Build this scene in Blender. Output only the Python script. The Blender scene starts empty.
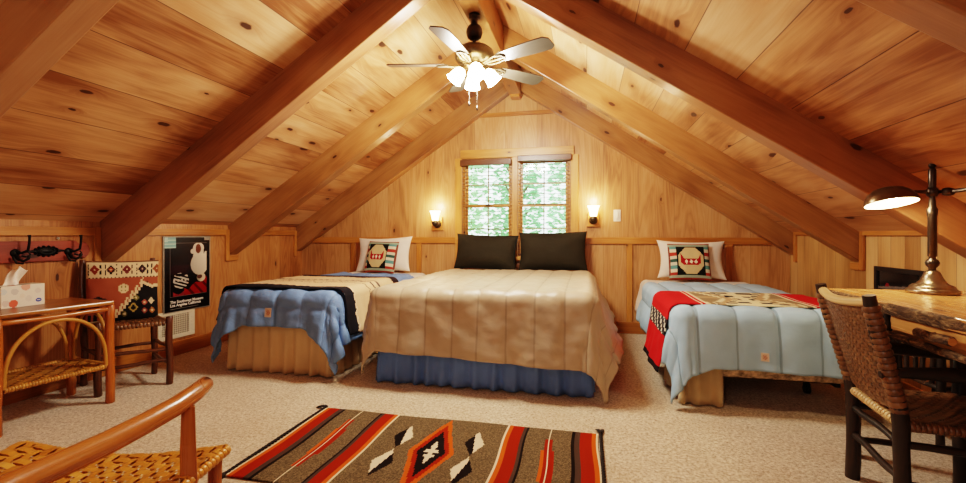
FAN_W, SC_W, DESK_W, REAR_W, REAR2_W, REAR3_W, SKY = 54, 4.5, 10, 28, 36, 15, 5.5
VT, LOOK, EXPO = 'Filmic', 'High Contrast', -0.18
import bpy, math, random
from math import sin, cos, pi, sqrt, hypot, atan2, floor
from mathutils import Vector, Matrix, noise
random.seed(7)
R = math.radians
C = bpy.context.scene.collection
sc = bpy.context.scene

# ------------------------------------------------------------------ colours
def lin(h):
    if isinstance(h, str):
        h = h.lstrip('#'); c = [int(h[i:i+2], 16)/255 for i in (0, 2, 4)]
    else:
        c = [v/255 for v in h]
    return tuple((v/12.92 if v <= .04045 else ((v+.055)/1.055)**2.4) for v in c) + (1.0,)

# ------------------------------------------------------------------ node helper
class NT:
    def __init__(s, name):
        s.m = bpy.data.materials.new(name); s.m.use_nodes = True
        s.t = s.m.node_tree; s.n = s.t.nodes; s.n.clear()
        s.out = s.n.new('ShaderNodeOutputMaterial')
    def new(s, typ, **kw):
        nd = s.n.new('ShaderNode'+typ)
        for k, v in kw.items():
            if hasattr(nd, k): setattr(nd, k, v)
        return nd
    def set(s, sock, v):
        if hasattr(v, 'is_linked') or isinstance(v, bpy.types.NodeSocket): s.t.links.new(v, sock)
        else: sock.default_value = v
    def math(s, op, a, b=None, c=None, clamp=False):
        nd = s.new('Math', operation=op); nd.use_clamp = clamp
        s.set(nd.inputs[0], a)
        if b is not None: s.set(nd.inputs[1], b)
        if c is not None: s.set(nd.inputs[2], c)
        return nd.outputs[0]
    def comb(s, x, y, z=0.0):
        nd = s.new('CombineXYZ')
        for i, v in enumerate((x, y, z)): s.set(nd.inputs[i], v)
        return nd.outputs[0]
    def noise(s, vec, scale=1.0, detail=4.0, rough=.55, dist=0.0):
        nd = s.new('TexNoise'); s.set(nd.inputs['Vector'], vec)
        nd.inputs['Scale'].default_value = scale; nd.inputs['Detail'].default_value = detail
        nd.inputs['Roughness'].default_value = rough; nd.inputs['Distortion'].default_value = dist
        return nd.outputs[0]
    def white(s, vec):
        nd = s.new('TexWhiteNoise', noise_dimensions='3D'); s.set(nd.inputs['Vector'], vec)
        return nd.outputs['Value']
    def ramp(s, fac, stops):
        nd = s.new('ValToRGB'); s.set(nd.inputs[0], fac)
        el = nd.color_ramp.elements
        while len(el) < len(stops): el.new(.5)
        for e, (p, c) in zip(el, stops): e.position = p; e.color = c
        return nd.outputs[0]
    def mix(s, fac, a, b, blend='MIX'):
        nd = s.new('Mix', data_type='RGBA', blend_type=blend)
        s.set(nd.inputs[0], fac); s.set(nd.inputs[6], a); s.set(nd.inputs[7], b)
        return nd.outputs[2]
    def smooth(s, v, a, b):
        nd = s.new('MapRange', interpolation_type='SMOOTHSTEP')
        s.set(nd.inputs[0], v); nd.inputs[1].default_value = a; nd.inputs[2].default_value = b
        nd.inputs[3].default_value = 0; nd.inputs[4].default_value = 1
        return nd.outputs[0]
    def bump(s, h, strength=.2, dist=.01):
        nd = s.new('Bump'); s.set(nd.inputs['Height'], h)
        nd.inputs['Strength'].default_value = strength; nd.inputs['Distance'].default_value = dist
        return nd.outputs[0]
    def bsdf(s, color, rough=.5, normal=None, metal=0, coat=0, sheen=0, spec=.5, emit=None, estr=0, sub=0):
        b = s.new('BsdfPrincipled'); s.set(b.inputs['Base Color'], color); s.set(b.inputs['Roughness'], rough)
        if normal is not None: s.set(b.inputs['Normal'], normal)
        b.inputs['Metallic'].default_value = metal; b.inputs['Coat Weight'].default_value = coat
        b.inputs['Coat Roughness'].default_value = .2
        b.inputs['Sheen Weight'].default_value = sheen; b.inputs['Specular IOR Level'].default_value = spec
        if emit is not None:
            b.inputs['Emission Color'].default_value = emit; b.inputs['Emission Strength'].default_value = estr
        s.t.links.new(b.outputs[0], s.out.inputs[0]); return s.m

def uvs(N):
    tc = N.new('TexCoord'); sp = N.new('SeparateXYZ'); N.t.links.new(tc.outputs['UV'], sp.inputs[0])
    return sp.outputs[0], sp.outputs[1]

def wood(name, dark, mid, light, bw=None, bay=None, knots=.5, knot_size=1.0, rough=.42, tint=.25, seam=.0022,
         seam_dark=.25, gscale=1.0, coat=.1, fig=1.0, knot_col='#3a1808'):
    """planked or solid timber; UV in metres, U along the grain"""
    N = NT(name); u, v = uvs(N)
    if bw:
        idx = N.math('FLOOR', N.math('DIVIDE', v, bw))
        b2 = N.math('FLOOR', N.math('DIVIDE', u, bay)) if bay else 0.0
        rnd = N.white(N.comb(idx, b2, 3.7)); rnd2 = N.white(N.comb(idx, b2, 9.1))
        fr = N.math('FRACT', N.math('DIVIDE', v, bw))
        ed = N.math('MULTIPLY', N.math('MINIMUM', fr, N.math('SUBTRACT', 1.0, fr)), bw)
        sm = N.math('SUBTRACT', 1.0, N.smooth(ed, seam*.4, seam))
    else:
        rnd, rnd2, sm = 0.3, .5, None
    off = N.math('MULTIPLY', rnd, 31.0)
    uu = N.math('ADD', u, off)
    # knots
    vor = N.new('TexVoronoi', voronoi_dimensions='2D', feature='F1')
    N.set(vor.inputs['Vector'], N.comb(N.math('MULTIPLY', uu, 1.7), N.math('ADD', N.math('MULTIPLY', v, 4.2), N.math('MULTIPLY', rnd, 5.0)), 0.0))
    vor.inputs['Scale'].default_value = 1.0
    spc = N.new('SeparateColor'); N.t.links.new(vor.outputs['Color'], spc.inputs[0])
    on = N.math('LESS_THAN', spc.outputs[0], knots)
    sz = N.math('MULTIPLY_ADD', spc.outputs[1], .085*knot_size, .045*knot_size)
    wob = N.math('MULTIPLY', N.math('SUBTRACT', N.noise(N.comb(N.math('MULTIPLY', uu, 14.0), N.math('MULTIPLY', v, 22.0)), 1.0, 3.0), .5), .09)
    dk = N.math('ADD', vor.outputs['Distance'], wob)
    kn = N.math('MULTIPLY', on, N.math('SUBTRACT', 1.0, N.smooth(N.math('DIVIDE', dk, sz), .65, 1.05)))
    halo = N.math('MULTIPLY', on, N.math('SUBTRACT', 1.0, N.smooth(N.math('DIVIDE', dk, sz), .6, 4.0)))
    # grain
    vw = N.math('ADD', v, N.math('MULTIPLY', halo, .045))
    big = N.noise(N.comb(N.math('MULTIPLY', uu, .55*gscale), N.math('MULTIPLY', vw, 5.5*gscale), N.math('MULTIPLY', rnd, 17.0)), 1.0, 3.0, .5, .7*fig)
    rings = N.math('FRACT', N.math('MULTIPLY', big, 9.0*fig))
    rings = N.math('ABSOLUTE', N.math('SUBTRACT', rings, .5))
    fine = N.noise(N.comb(N.math('MULTIPLY', uu, 3.5), N.math('MULTIPLY', vw, 95.0), off), 1.0, 3.0, .6)
    blot = N.noise(N.comb(N.math('MULTIPLY', uu, 1.1), N.math('MULTIPLY', v, 3.0), off), 1.0, 2.0)
    g = N.math('ADD', N.math('MULTIPLY', rings, .30*fig), N.math('MULTIPLY_ADD', fine, .26, .16))
    g = N.math('ADD', g, N.math('MULTIPLY', N.math('SUBTRACT', blot, .5), .75))
    g = N.math('ADD', g, N.math('MULTIPLY', N.math('SUBTRACT', rnd2, .5), tint*1.3))
    col = N.ramp(g, [(.08, lin(dark)), (.38, lin(mid)), (.72, lin(light))])
    col = N.mix(N.math('MULTIPLY', halo, .45), col, lin(dark))
    col = N.mix(N.math('MULTIPLY', kn, .92), col, lin(knot_col))
    if sm is not None:
        col = N.mix(N.math('MULTIPLY', sm, 1-seam_dark), col, lin('#1c0d05'))
        h = N.math('SUBTRACT', N.math('MULTIPLY', fine, .2), sm)
    else: h = N.math('MULTIPLY', fine, .25)
    return N.bsdf(col, N.math('MULTIPLY_ADD', fine, .15, rough-.07), N.bump(h, .25, .004), coat=coat)

def plain(name, col, rough=.5, metal=0, noise_amt=.08, scale=60, bump=.0, sheen=0, coat=0, spec=.5, stretch=(1, 1, 1)):
    N = NT(name); tc = N.new('TexCoord'); mp = N.new('Mapping'); N.t.links.new(tc.outputs['Object'], mp.inputs[0])
    mp.inputs['Scale'].default_value = stretch
    n = N.noise(mp.outputs[0], scale, 3.0)
    c = lin(col); d = tuple(v*(1-noise_amt*2) for v in c[:3])+(1,); l = tuple(min(1, v*(1+noise_amt*2)) for v in c[:3])+(1,)
    cc = N.ramp(n, [(.3, d), (.7, l)])
    return N.bsdf(cc, rough, N.bump(n, bump, .004) if bump else None, metal=metal, sheen=sheen, coat=coat, spec=spec)

def emis(name, col, strength, base='#ffffff', rough=.4):
    N = NT(name); return N.bsdf(lin(base), rough, emit=lin(col), estr=strength)

def painted(name, rough=.85, sheen=.2, scale=260, amt=.18, bump=.25, spec=.3):
    """takes its dye from the mesh's own colour attribute (woven pattern)"""
    N = NT(name); at = N.new('VertexColor'); at.layer_name = 'Col'
    tc = N.new('TexCoord'); n = N.noise(tc.outputs['Object'], scale, 3.0)
    f = N.math('MULTIPLY_ADD', n, amt*2, 1-amt)
    cc = N.new('Mix', data_type='RGBA', blend_type='MULTIPLY'); cc.inputs[0].default_value = 1
    N.t.links.new(at.outputs[0], cc.inputs[6])
    gr = N.new('CombineColor'); [N.t.links.new(f, gr.inputs[i]) for i in range(3)]
    N.t.links.new(gr.outputs[0], cc.inputs[7])
    return N.bsdf(cc.outputs[2], rough, N.bump(n, bump, .003) if bump else None, sheen=sheen, spec=spec)

def cloth(name, col, rough=.75, sheen=.25, wr=.35, scale=9, spec=.35, fine=500, seams=False):
    N = NT(name); tc = N.new('TexCoord')
    a = N.noise(tc.outputs['Object'], scale, 5.0, .55, .8); b = N.noise(tc.outputs['Object'], fine, 2.0)
    h = N.math('ADD', N.math('MULTIPLY', a, 1.0), N.math('MULTIPLY', b, .04))
    c = lin(col); d = tuple(v*.86 for v in c[:3])+(1,)
    cc = N.ramp(N.noise(tc.outputs['Object'], 3.0, 3.0), [(.3, d), (.65, c)])
    if seams:
        at = N.new('VertexColor'); at.layer_name = 'Col'; cc = N.mix(1.0, cc, at.outputs[0], 'MULTIPLY')
    return N.bsdf(cc, rough, N.bump(h, wr, .03), sheen=sheen, spec=spec)

# ------------------------------------------------------------------ mesh builder
class MB:
    def __init__(s): s.v = []; s.f = []; s.uv = []; s.mi = []; s.sm = []; s.col = []; s.hascol = False
    def add(s, vs, fs, uv=None, mi=0, smooth=False, col=None, M=None):
        o = len(s.v)
        s.v += [tuple(M @ Vector(p)) if M is not None else tuple(p) for p in vs]
        for k, f in enumerate(fs):
            s.f.append([i+o for i in f])
            s.uv.append(uv[k] if uv else [(0, 0)]*len(f)); s.mi.append(mi if not isinstance(mi, list) else mi[k]); s.sm.append(smooth)
            if col is not None: s.hascol = True
            s.col.append(col[k] if col is not None else (1, 1, 1, 1))
        return s
    def box(s, lo, hi, g=0, mi=0, M=None, smooth=False):
        ou, ov = random.uniform(0, 50), random.uniform(0, 50)
        P = [(x, y, z) for x in (lo[0], hi[0]) for y in (lo[1], hi[1]) for z in (lo[2], hi[2])]
        F = [(0, 1, 3, 2), (4, 6, 7, 5), (0, 4, 5, 1), (2, 3, 7, 6), (0, 2, 6, 4), (1, 5, 7, 3)]
        ax = [0, 0, 1, 1, 2, 2]; U = []
        for f, a in zip(F, ax):
            o = [k for k in range(3) if k != a]
            if g in o: uu = g; vv = [k for k in o if k != g][0]; us = 1
            else: uu, vv = o; us = .25
            U.append([(P[i][uu]*us+ou, P[i][vv]+P[i][a]*.7+ov) for i in f])
        return s.add(P, F, U, mi, smooth, M=M)
    def prism(s, poly, d0, d1, axis=1, mi=0, M=None, gdir=None):
        """polygon in the plane across axis, extruded; grain along gdir (2-D) """
        ou, ov = random.uniform(0, 50), random.uniform(0, 50); n = len(poly)
        def p3(p, d):
            q = list(p); q.insert(axis, d); return tuple(q)
        P = [p3(p, d0) for p in poly]+[p3(p, d1) for p in poly]
        gx, gy = gdir or (1, 0); L = hypot(gx, gy); gx /= L; gy /= L
        def uu(p): return (p[0]*gx+p[1]*gy+ou, -p[0]*gy+p[1]*gx+ov)
        F = [tuple(range(n))[::-1], tuple(range(n, 2*n))]
        U = [[uu(poly[i]) for i in F[0]], [uu(poly[i-n]) for i in F[1]]]
        for i in range(n):
            j = (i+1) % n; F.append((i, j, j+n, i+n))
            a, b = uu(poly[i]), uu(poly[j])
            U.append([(a[0], a[1]), (b[0], b[1]), (b[0], b[1]+d1-d0), (a[0], a[1]+d1-d0)])
        return s.add(P, F, U, mi, M=M)
    def tube(s, pts, rad, n=10, mi=0, M=None, caps=True, smooth=True, closed=False, flat=1.0, col=None):
        pts = [Vector(p) for p in pts]; m = len(pts)
        if not isinstance(rad, (list, tuple)): rad = [rad]*m
        T = []
        for i in range(m):
            a = pts[i-1] if (i > 0 or closed) else pts[i]; b = pts[(i+1) % m] if (i < m-1 or closed) else pts[i]
            t = (b-a); T.append(t.normalized() if t.length > 1e-9 else Vector((0, 0, 1)))
        ref = Vector((0, 0, 1)) if abs(T[0].z) < .9 else Vector((1, 0, 0))
        nx = T[0].cross(ref).normalized(); V = []; L = [0]; ou, ov = random.uniform(0, 50), random.uniform(0, 50)
        for i in range(m):
            nx = (nx - T[i]*nx.dot(T[i])).normalized(); ny = T[i].cross(nx)
            for k in range(n):
                a = 2*pi*k/n; V.append(pts[i]+nx*cos(a)*rad[i]+ny*sin(a)*rad[i]*flat)
            if i: L.append(L[-1]+(pts[i]-pts[i-1]).length)
        F = []; U = []; rr = max(rad)
        for i in range(m if closed else m-1):
            i2 = (i+1) % m; l2 = L[i2] if i2 else L[-1]+.01
            for k in range(n):
                k2 = (k+1) % n; F.append((i*n+k, i*n+k2, i2*n+k2, i2*n+k))
                a0, a1 = 2*pi*k/n*rr, 2*pi*(k+1)/n*rr
                U.append([(L[i]+ou, a0+ov), (L[i]+ou, a1+ov), (l2+ou, a1+ov), (l2+ou, a0+ov)])
        s.add(V, F, U, mi, smooth, M=M, col=[col]*len(F) if col else None)
        if caps and not closed:
            for b, fl in ((0, True), (m-1, False)):
                idx = list(range(n)); idx = idx[::-1] if fl else idx
                s.add([V[b*n+k] for k in range(n)], [idx], [[(cos(2*pi*k/n)*rr*.3+ou, sin(2*pi*k/n)*rr+ov) for k in idx]], mi, False, M=M, col=[col] if col else None)
        return s
    def lathe(s, prof, n=24, M=None, mi=0, smooth=True):
        V = []; F = []; U = []
        for r, z in prof:
            for k in range(n): V.append((r*cos(2*pi*k/n), r*sin(2*pi*k/n), z))
        for i in range(len(prof)-1):
            for k in range(n):
                k2 = (k+1) % n; F.append((i*n+k, i*n+k2, (i+1)*n+k2, (i+1)*n+k))
                U.append([(prof[i][1], k*.02), (prof[i][1], k*.02+.02), (prof[i+1][1], k*.02+.02), (prof[i+1][1], k*.02)])
        return s.add(V, F, U, mi, smooth, M=M)
    def grid(s, fn, nu, nv, mi=0, colfn=None, smooth=True, M=None, flip=False, uvfn=None, skip=None):
        """fn(i/nu, j/nv) -> point"""
        V = [fn(i/nu, j/nv) for i in range(nu+1) for j in range(nv+1)]; F = []; U = []; Cc = []
        for i in range(nu):
            for j in range(nv):
                if skip and skip((i+.5)/nu, (j+.5)/nv): continue
                f = [i*(nv+1)+j, (i+1)*(nv+1)+j, (i+1)*(nv+1)+j+1, i*(nv+1)+j+1]
                F.append(f[::-1] if flip else f)
                q = [(i/nu, j/nv), ((i+1)/nu, j/nv), ((i+1)/nu, (j+1)/nv), (i/nu, (j+1)/nv)]
                if uvfn: q = [uvfn(*p) for p in q]
                U.append(q[::-1] if flip else q)
                if colfn: Cc.append(colfn((i+.5)/nu, (j+.5)/nv))
        return s.add(V, F, U, mi, smooth, Cc if colfn else None, M=M)
    def build(s, name, mats, parent=None, bevel=0, solid=0, subsurf=0, seg=2):
        if not isinstance(mats, (list, tuple)): mats = [mats]
        o0 = Vector((0, 0, 0)); off = o0
        if parent is not None:
            off = Vector(parent['_o']) if '_o' in parent else o0
        elif s.v:
            xs = [p[0] for p in s.v]; ys = [p[1] for p in s.v]; zs = [p[2] for p in s.v]
            off = Vector(((min(xs)+max(xs))/2, (min(ys)+max(ys))/2, min(zs)))
        me = bpy.data.meshes.new(name)
        me.from_pydata([(p[0]-off.x, p[1]-off.y, p[2]-off.z) for p in s.v], [], s.f)
        ul = me.uv_layers.new(name='UVMap'); flat = [c for f in s.uv for p in f for c in p]
        ul.data.foreach_set('uv', flat)
        for m in mats: me.materials.append(m)
        me.polygons.foreach_set('material_index', s.mi); me.polygons.foreach_set('use_smooth', s.sm)
        if s.hascol:
            ca = me.color_attributes.new('Col', 'FLOAT_COLOR', 'CORNER')
            ca.data.foreach_set('color', [c for f, cl in zip(s.f, s.col) for _ in f for c in cl])
        me.validate(); me.update()
        o = bpy.data.objects.new(name, me); C.objects.link(o)
        if parent is not None: o.parent = parent; o['_o'] = tuple(off)
        else: o.location = off; o['_o'] = tuple(off)
        if bevel:
            b = o.modifiers.new('Bevel', 'BEVEL'); b.width = bevel; b.segments = seg; b.limit_method = 'ANGLE'; b.angle_limit = R(40)
        if solid:
            b = o.modifiers.new('Solidify', 'SOLIDIFY'); b.thickness = solid; b.offset = -1
        if subsurf:
            b = o.modifiers.new('Subsurf', 'SUBSURF'); b.levels = subsurf; b.render_levels = subsurf
        return o

def tag(o, label=None, cat=None, group=None, kind=None):
    if label: o['label'] = label
    if cat: o['category'] = cat
    if group: o['group'] = group
    if kind: o['kind'] = kind
    return o
def thing(name, loc, label, cat, group=None):
    o = bpy.data.objects.new(name, None); C.objects.link(o); o.location = loc; o['_o'] = tuple(loc)
    o.empty_display_size = .05
    return tag(o, label, cat, group)
def dup(o, delta, label=None, parent=None):
    c = o.copy(); C.objects.link(c)
    if parent is not None: c.parent = parent
    else: c.location = Vector(o.location)+Vector(delta)
    if label: c['label'] = label
    for ch in list(o.children): dup(ch, None, None, c)
    return c

def wobble_log(p0, p1, r, n=8, bend=.006, jit=.10, taper=0.0, seed=0):
    p0, p1 = Vector(p0), Vector(p1); rnd = random.Random(seed); pts = []; rad = []
    d = (p1-p0).normalized(); a = d.orthogonal().normalized(); b = d.cross(a); ph = rnd.uniform(0, 6)
    for i in range(n+1):
        t = i/n; w = sin(pi*t)*bend
        pts.append(p0.lerp(p1, t)+a*w*sin(ph+t*5)+b*w*cos(ph+t*4)); rad.append(r*(1+rnd.uniform(-jit, jit)*.7-taper*t))
    return pts, rad
def rod(mb, p0, p1, r, n=10, seed=None, bend=.006, jit=.1, taper=0.0, M=None, mi=0):
    pts, rad = wobble_log(p0, p1, r, 8, bend, jit, taper, seed if seed is not None else random.randint(0, 9999))
    e = min(.006, r*.3); d = (pts[-1]-pts[0]).normalized()
    pts = [pts[0], pts[0]+d*e]+pts[1:-1]+[pts[-1]-d*e, pts[-1]]; rad = [rad[0]*.8, rad[0]]+rad[1:-1]+[rad[-1], rad[-1]*.8]
    return mb.tube(pts, rad, n, mi, M)

def weave(mb, P, nu, nv, amp, wf=.86, over=2, mi=(0, 0), M=None, cols=None, skip=None):
    """over/under twill of ribbons on the patch P(u,v)->(point, normal)"""
    for d in range(2):
        n1, n2 = (nv, nu) if d == 0 else (nu, nv)
        for j in range(n1):
            c = (j+.5)/n1; hw = .5*wf/n1; rows = []
            for i in range(-1, n2+1):
                t = min(1, max(0, (i+.5)/n2))
                up = ((i+j) % (2*over) < over) if d == 0 else not ((j+i) % (2*over) < over)
                h = amp if up else -amp
                if i in (-1, n2): h = 0
                r = []
                for w in (-hw, 0, hw):
                    uv = (t, c+w) if d == 0 else (c+w, t)
                    p, nn = P(*uv); r.append(Vector(p)+Vector(nn)*(h+(amp*.35 if w == 0 else 0)))
                rows.append(r)
            V = [p for r in rows for p in r]; F = []; U = []
            o1 = random.uniform(0, 20)
            for i in range(len(rows)-1):
                for k in range(2):
                    F.append((i*3+k, i*3+k+1, i*3+k+4, i*3+k+3)); U.append([(i*.02, o1+k*.006), (i*.02, o1+k*.006+.006), (i*.02+.02, o1+k*.006+.006), (i*.02+.02, o1+k*.006)])
            mb.add(V, F, U, mi[d], True, M=M)
def wraps(mb, p0, p1, r, n, frac=.92, mi=0, M=None, flat=1.0):
    """strand wound round a rail"""
    p0, p1 = Vector(p0), Vector(p1)
    for i in range(n):
        a = p0.lerp(p1, i/n); b = p0.lerp(p1, (i+frac)/n); m = [a.lerp(b, t) for t in (0, .25, .75, 1)]
        mb.tube(m, [r*.9, r*1.06, r*1.06, r*.9], 8, mi, M, flat=flat)

# ------------------------------------------------------------------ room numbers (metres)
XL, XR, YF, YB = -4.0, 2.25, 5.75, -2.6
RX, RZ, WZL, WZR = -.872, 3.33, 1.31, 1.215            # ridge line and where the ceiling meets the knee walls
SLL, SLR, SLU = (RZ-WZL)/(RX-XL), (RZ-WZR)/(XR-RX), .67
# ------------------------------------------------------------------ materials
M_ceil_l = wood('pine_boards', '#86502a', '#c69264', '#dab48a', bw=.34, bay=1.4, knots=.42, knot_size=.9, rough=.42, tint=.34, fig=.75, seam=.0035)
M_ceil_r = wood('pine_boards_wide', '#86502a', '#c69264', '#dab48a', bw=.35, bay=1.4, knots=.42, knot_size=1.0, rough=.42, tint=.32, fig=.75, seam=.0035)
M_beam = wood('beam_timber', '#704424', '#a07044', '#bc9060', knots=.4, knot_size=.6, rough=.34, fig=.6, coat=.25)
M_beam_redlit = wood('beam_timber_redlit', '#744a2e', '#a4724c', '#bc8e66', knots=.4, knot_size=.6, rough=.3, fig=.6, coat=.35)  # beam timber again, with the redder light on near rafters put into colour
M_ply = wood('plywood_panel', '#7a4a24', '#aa7040', '#c28e5a', bw=1.22, knots=.06, knot_size=.5, rough=.36, tint=.15, fig=1.5, gscale=.75, seam=.003, seam_dark=.45, coat=.2)
M_ply_far = wood('plywood_boards', '#906038', '#be8a5a', '#d0a476', bw=.41, knots=.1, knot_size=.4, rough=.38, tint=.16, fig=1.15, seam=.0022, seam_dark=.6, coat=.15)
M_tg = wood('narrow_wall_boards', '#94683a', '#c0925e', '#d4b080', bw=.155, knots=.1, knot_size=.4, rough=.4, tint=.35, fig=.7, seam=.003, seam_dark=.4)
M_trim = wood('trim_wood', '#7b4519', '#b67738', '#d09a58', knots=.2, knot_size=.4, rough=.36, fig=.7, coat=.2)
M_trimpine = wood('pine_casing', '#8d5722', '#cf944f', '#e2b06c', knots=.4, knot_size=.4, rough=.36, fig=.7, coat=.2)

def carpet():
    N = NT('carpet'); tc = N.new('TexCoord')
    a = N.noise(tc.outputs['Object'], 62, 3.0, .75); b = N.noise(tc.outputs['Object'], 2.2, 3.0); c = N.noise(tc.outputs['Object'], 260, 2.0)
    f = N.math('ADD', N.math('MULTIPLY', a, .75), N.math('MULTIPLY', c, .45))
    col = N.ramp(f, [(.42, lin('#7c6a54')), (.57, lin('#c4af92')), (.72, lin('#ebdec9'))])
    col = N.mix(N.math('MULTIPLY', N.smooth(b, .35, .7), .25), col, lin('#a88a66'))
    return N.bsdf(col, .95, N.bump(f, .7, .012), sheen=.3, spec=.1)
M_carpet = carpet()

# ------------------------------------------------------------------ shell
def quad(mb, p, uv): mb.add(p, [tuple(range(len(p)))], [uv])
def structure(o, label, cat): return tag(o, label, cat, None, 'structure')
mb = MB(); mb.box((XL-.12, YB-.1, -.1), (XR+.12, YF+.12, 0)); structure(mb.build('floor', M_carpet), 'beige speckled carpet covering the whole attic floor', 'floor')

def side_wall(name, x0, x1, face_mat, label, wz):
    mb = MB(); mb.box((x0, YB, 0), (x1, YF, wz+.05), g=2); return structure(mb.build(name, face_mat), label, 'wall')
side_wall('wall_left', XL-.1, XL, M_ply, 'low varnished plywood knee wall on the left', WZL)
side_wall('wall_right', XR, XR+.1, M_tg, 'low knee wall of narrow vertical boards on the right', WZR)

def roof_z(x): return RZ-(SLL*(RX-x) if x < RX else SLR*(x-RX))
WX0, WX1, WXa, WXb, WZ0, WZ1 = -1.585, -.195, -.925, -.855, .93, 2.19     # the two window openings
mb = MB()
def wall_piece(poly):                                     # polygons of the gable in XZ, real thickness
    mb.prism(poly, YF, YF+.1, 1, gdir=(0, 1))
for i in range(6): random.random()
mb2 = MB()
def wp(poly):
    n = len(poly); P = [(x, YF, z) for x, z in poly]+[(x, YF+.1, z) for x, z in poly]
    F = [tuple(range(n)), tuple(range(2*n-1, n-1, -1))]; U = [[(z, x+.2) for x, z in poly], [(z, x+.2) for x, z in poly[::-1]]]
    for i in range(n):
        j = (i+1) % n; F.append((j, i, i+n, j+n)); U.append([(poly[k][1], poly[k][0]) for k in (j, i, i, j)])
    mb2.add(P, F, U)
e = .04
wp([(XL-.1, 0), (WX0, 0), (WX0, roof_z(WX0)+e), (XL-.1, roof_z(XL-.1)+e)])
wp([(WX1, 0), (XR+.1, 0), (XR+.1, roof_z(XR+.1)+e), (WX1, roof_z(WX1)+e)])
wp([(WX0, 0), (WX1, 0), (WX1, WZ0), (WX0, WZ0)])
wp([(WXa, WZ0), (WXb, WZ0), (WXb, WZ1), (WXa, WZ1)])
wp([(WX0, WZ1), (WX1, WZ1), (WX1, roof_z(WX1)+e), (RX, RZ+e), (WX0, roof_z(WX0)+e)])
structure(mb2.build('wall_far', M_ply_far), 'honey coloured gable end wall of vertical boards around the window', 'wall')
mb = MB(); mb.prism([(XL-.1, 0), (XR+.1, 0), (XR+.1, roof_z(XR)+e), (RX, RZ+e), (XL-.1, roof_z(XL)+e)], YB-.1, YB, 1, gdir=(0, 1))
structure(mb.build('wall_near', M_ply), 'gable wall behind the viewer', 'wall')

mb = MB(); k = 1.195
def slope(x0, mi, voff):
    s = 1 if x0 > RX else -1; x1 = x0+s*.15; z1 = roof_z(x1); t = .08
    P = [(RX, YB-.1, RZ), (RX, YF+.1, RZ), (x1, YF+.1, z1), (x1, YB-.1, z1)]; Q = [(a, b, c+t) for a, b, c in P]
    L = abs(x1-RX)*k; U = [(YB-.3, voff), (YF-.1, voff), (YF-.1, voff+L), (YB-.3, voff+L)]
    mb.add(P+Q, [(0, 1, 2, 3), (7, 6, 5, 4), (2, 6, 7, 3), (0, 3, 7, 4), (1, 5, 6, 2)], [U, U[::-1], U, U, U], mi=mi)
slope(XL, 0, .075+.34*40); slope(XR, 1, .35*60)
structure(mb.build('ceiling', [M_ceil_l, M_ceil_r]), 'pitched ceiling of wide knotty pine boards', 'ceiling')

# ridge beam and rafters
mb = MB(); mb.box((RX-.075, YB, 2.97), (RX+.075, YF, RZ-.04), g=1)
structure(mb.build('ridge_beam', M_beam, bevel=.006), 'long square ridge beam running under the peak of the ceiling', 'beam')
RU = .97
RAFT = [(1.49, 'nearest'), (2.98, 'second'), (4.38, 'third'), (5.61, 'far')]
names = {0: 'first rafter %s, cut off by the top %s corner of the frame', 1: 'large rafter on the %s slope, just in front of the ceiling fan, %s side',
         2: 'honey rafter on the %s slope just beyond the ceiling fan, %s side', 3: 'rafter on the %s slope lying against the far gable wall, %s side'}
for i, (y, _) in enumerate(RAFT):
    for side in (-1, 1):
        xw = XL if side < 0 else XR; xr = RX+side*.076
        zr = RU+SLU*abs(xr-xw); mb = MB(); d = .14
        poly = [(xw, RU), (xr, zr), (xr, roof_z(xr)+.01), (xw, roof_z(xw)+.01)]
        if side > 0: poly = poly[::-1]
        mb.prism(poly, y, y+d-.002, 1, gdir=(1, SLU if side < 0 else -SLU))
        o = mb.build('rafter', M_beam_redlit if i < 2 else M_beam, bevel=.007)
        w = 'left' if side < 0 else 'right'
        structure(o, names[i] % (w, w), 'rafter'); o['group'] = 'sloping ceiling rafters'

# far-wall trims
n_trim = [0]
def trim(boxes, label, mat=M_trim, bevel=.004):
    n_trim[0] += 1; mb = MB()
    for lo, hi, g in boxes: mb.box(lo, hi, g)
    return structure(mb.build('trim_%d' % n_trim[0], mat, bevel=bevel), label, 'trim')
y1 = YF-.028
trim([((XL, y1, 1.09), (-1.69, YF, 1.17), 0)], 'chair rail along the far wall left of the window')
trim([((-.09, y1, 1.09), (XR, YF, 1.17), 0)], 'chair rail along the far wall right of the window')
for x, lb in ((-3.18, 'behind the left pillow'), (-2.2, 'between the left twin bed and queen bed'), (.515, 'between the queen bed and right twin bed'), (1.62, 'behind the right twin bed')):
    trim([((x-.035, YF-.022, .14), (x+.035, YF, 1.09), 2)], 'vertical panel strip on the far wall '+lb)
trim([((WX0-.105, y1, .5), (WX0-.01, YF, 2.21), 2), ((WX1+.01, y1, .5), (WX1+.105, YF, 2.21), 2), ((WX0-.03, y1-.006, 2.2), (WX1+.05, YF, 2.315), 0)], 'pine casing framing the pair of windows', M_trimpine)
trim([((WXa-.002, y1-.004, WZ0), (WXb+.002, YF, 2.2), 2)], 'narrow pine mullion post between the two windows', M_trimpine)
trim([((WX0-.06, y1-.05, WZ0-.05), (WX1+.06, YF, WZ0), 0)], 'pine window sill behind the dark pillows', M_trimpine)
trim([((-1.36, YF-.03, 2.735), (-.385, YF, 2.785), 0)], 'short collar strip under the peak of the gable', M_trim)
trim([((RX-.06, YF-.16, 2.935), (RX+.06, YF-.02, 2.985), 0)], 'small wood block under the ridge end at the gable', M_trim)
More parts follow.
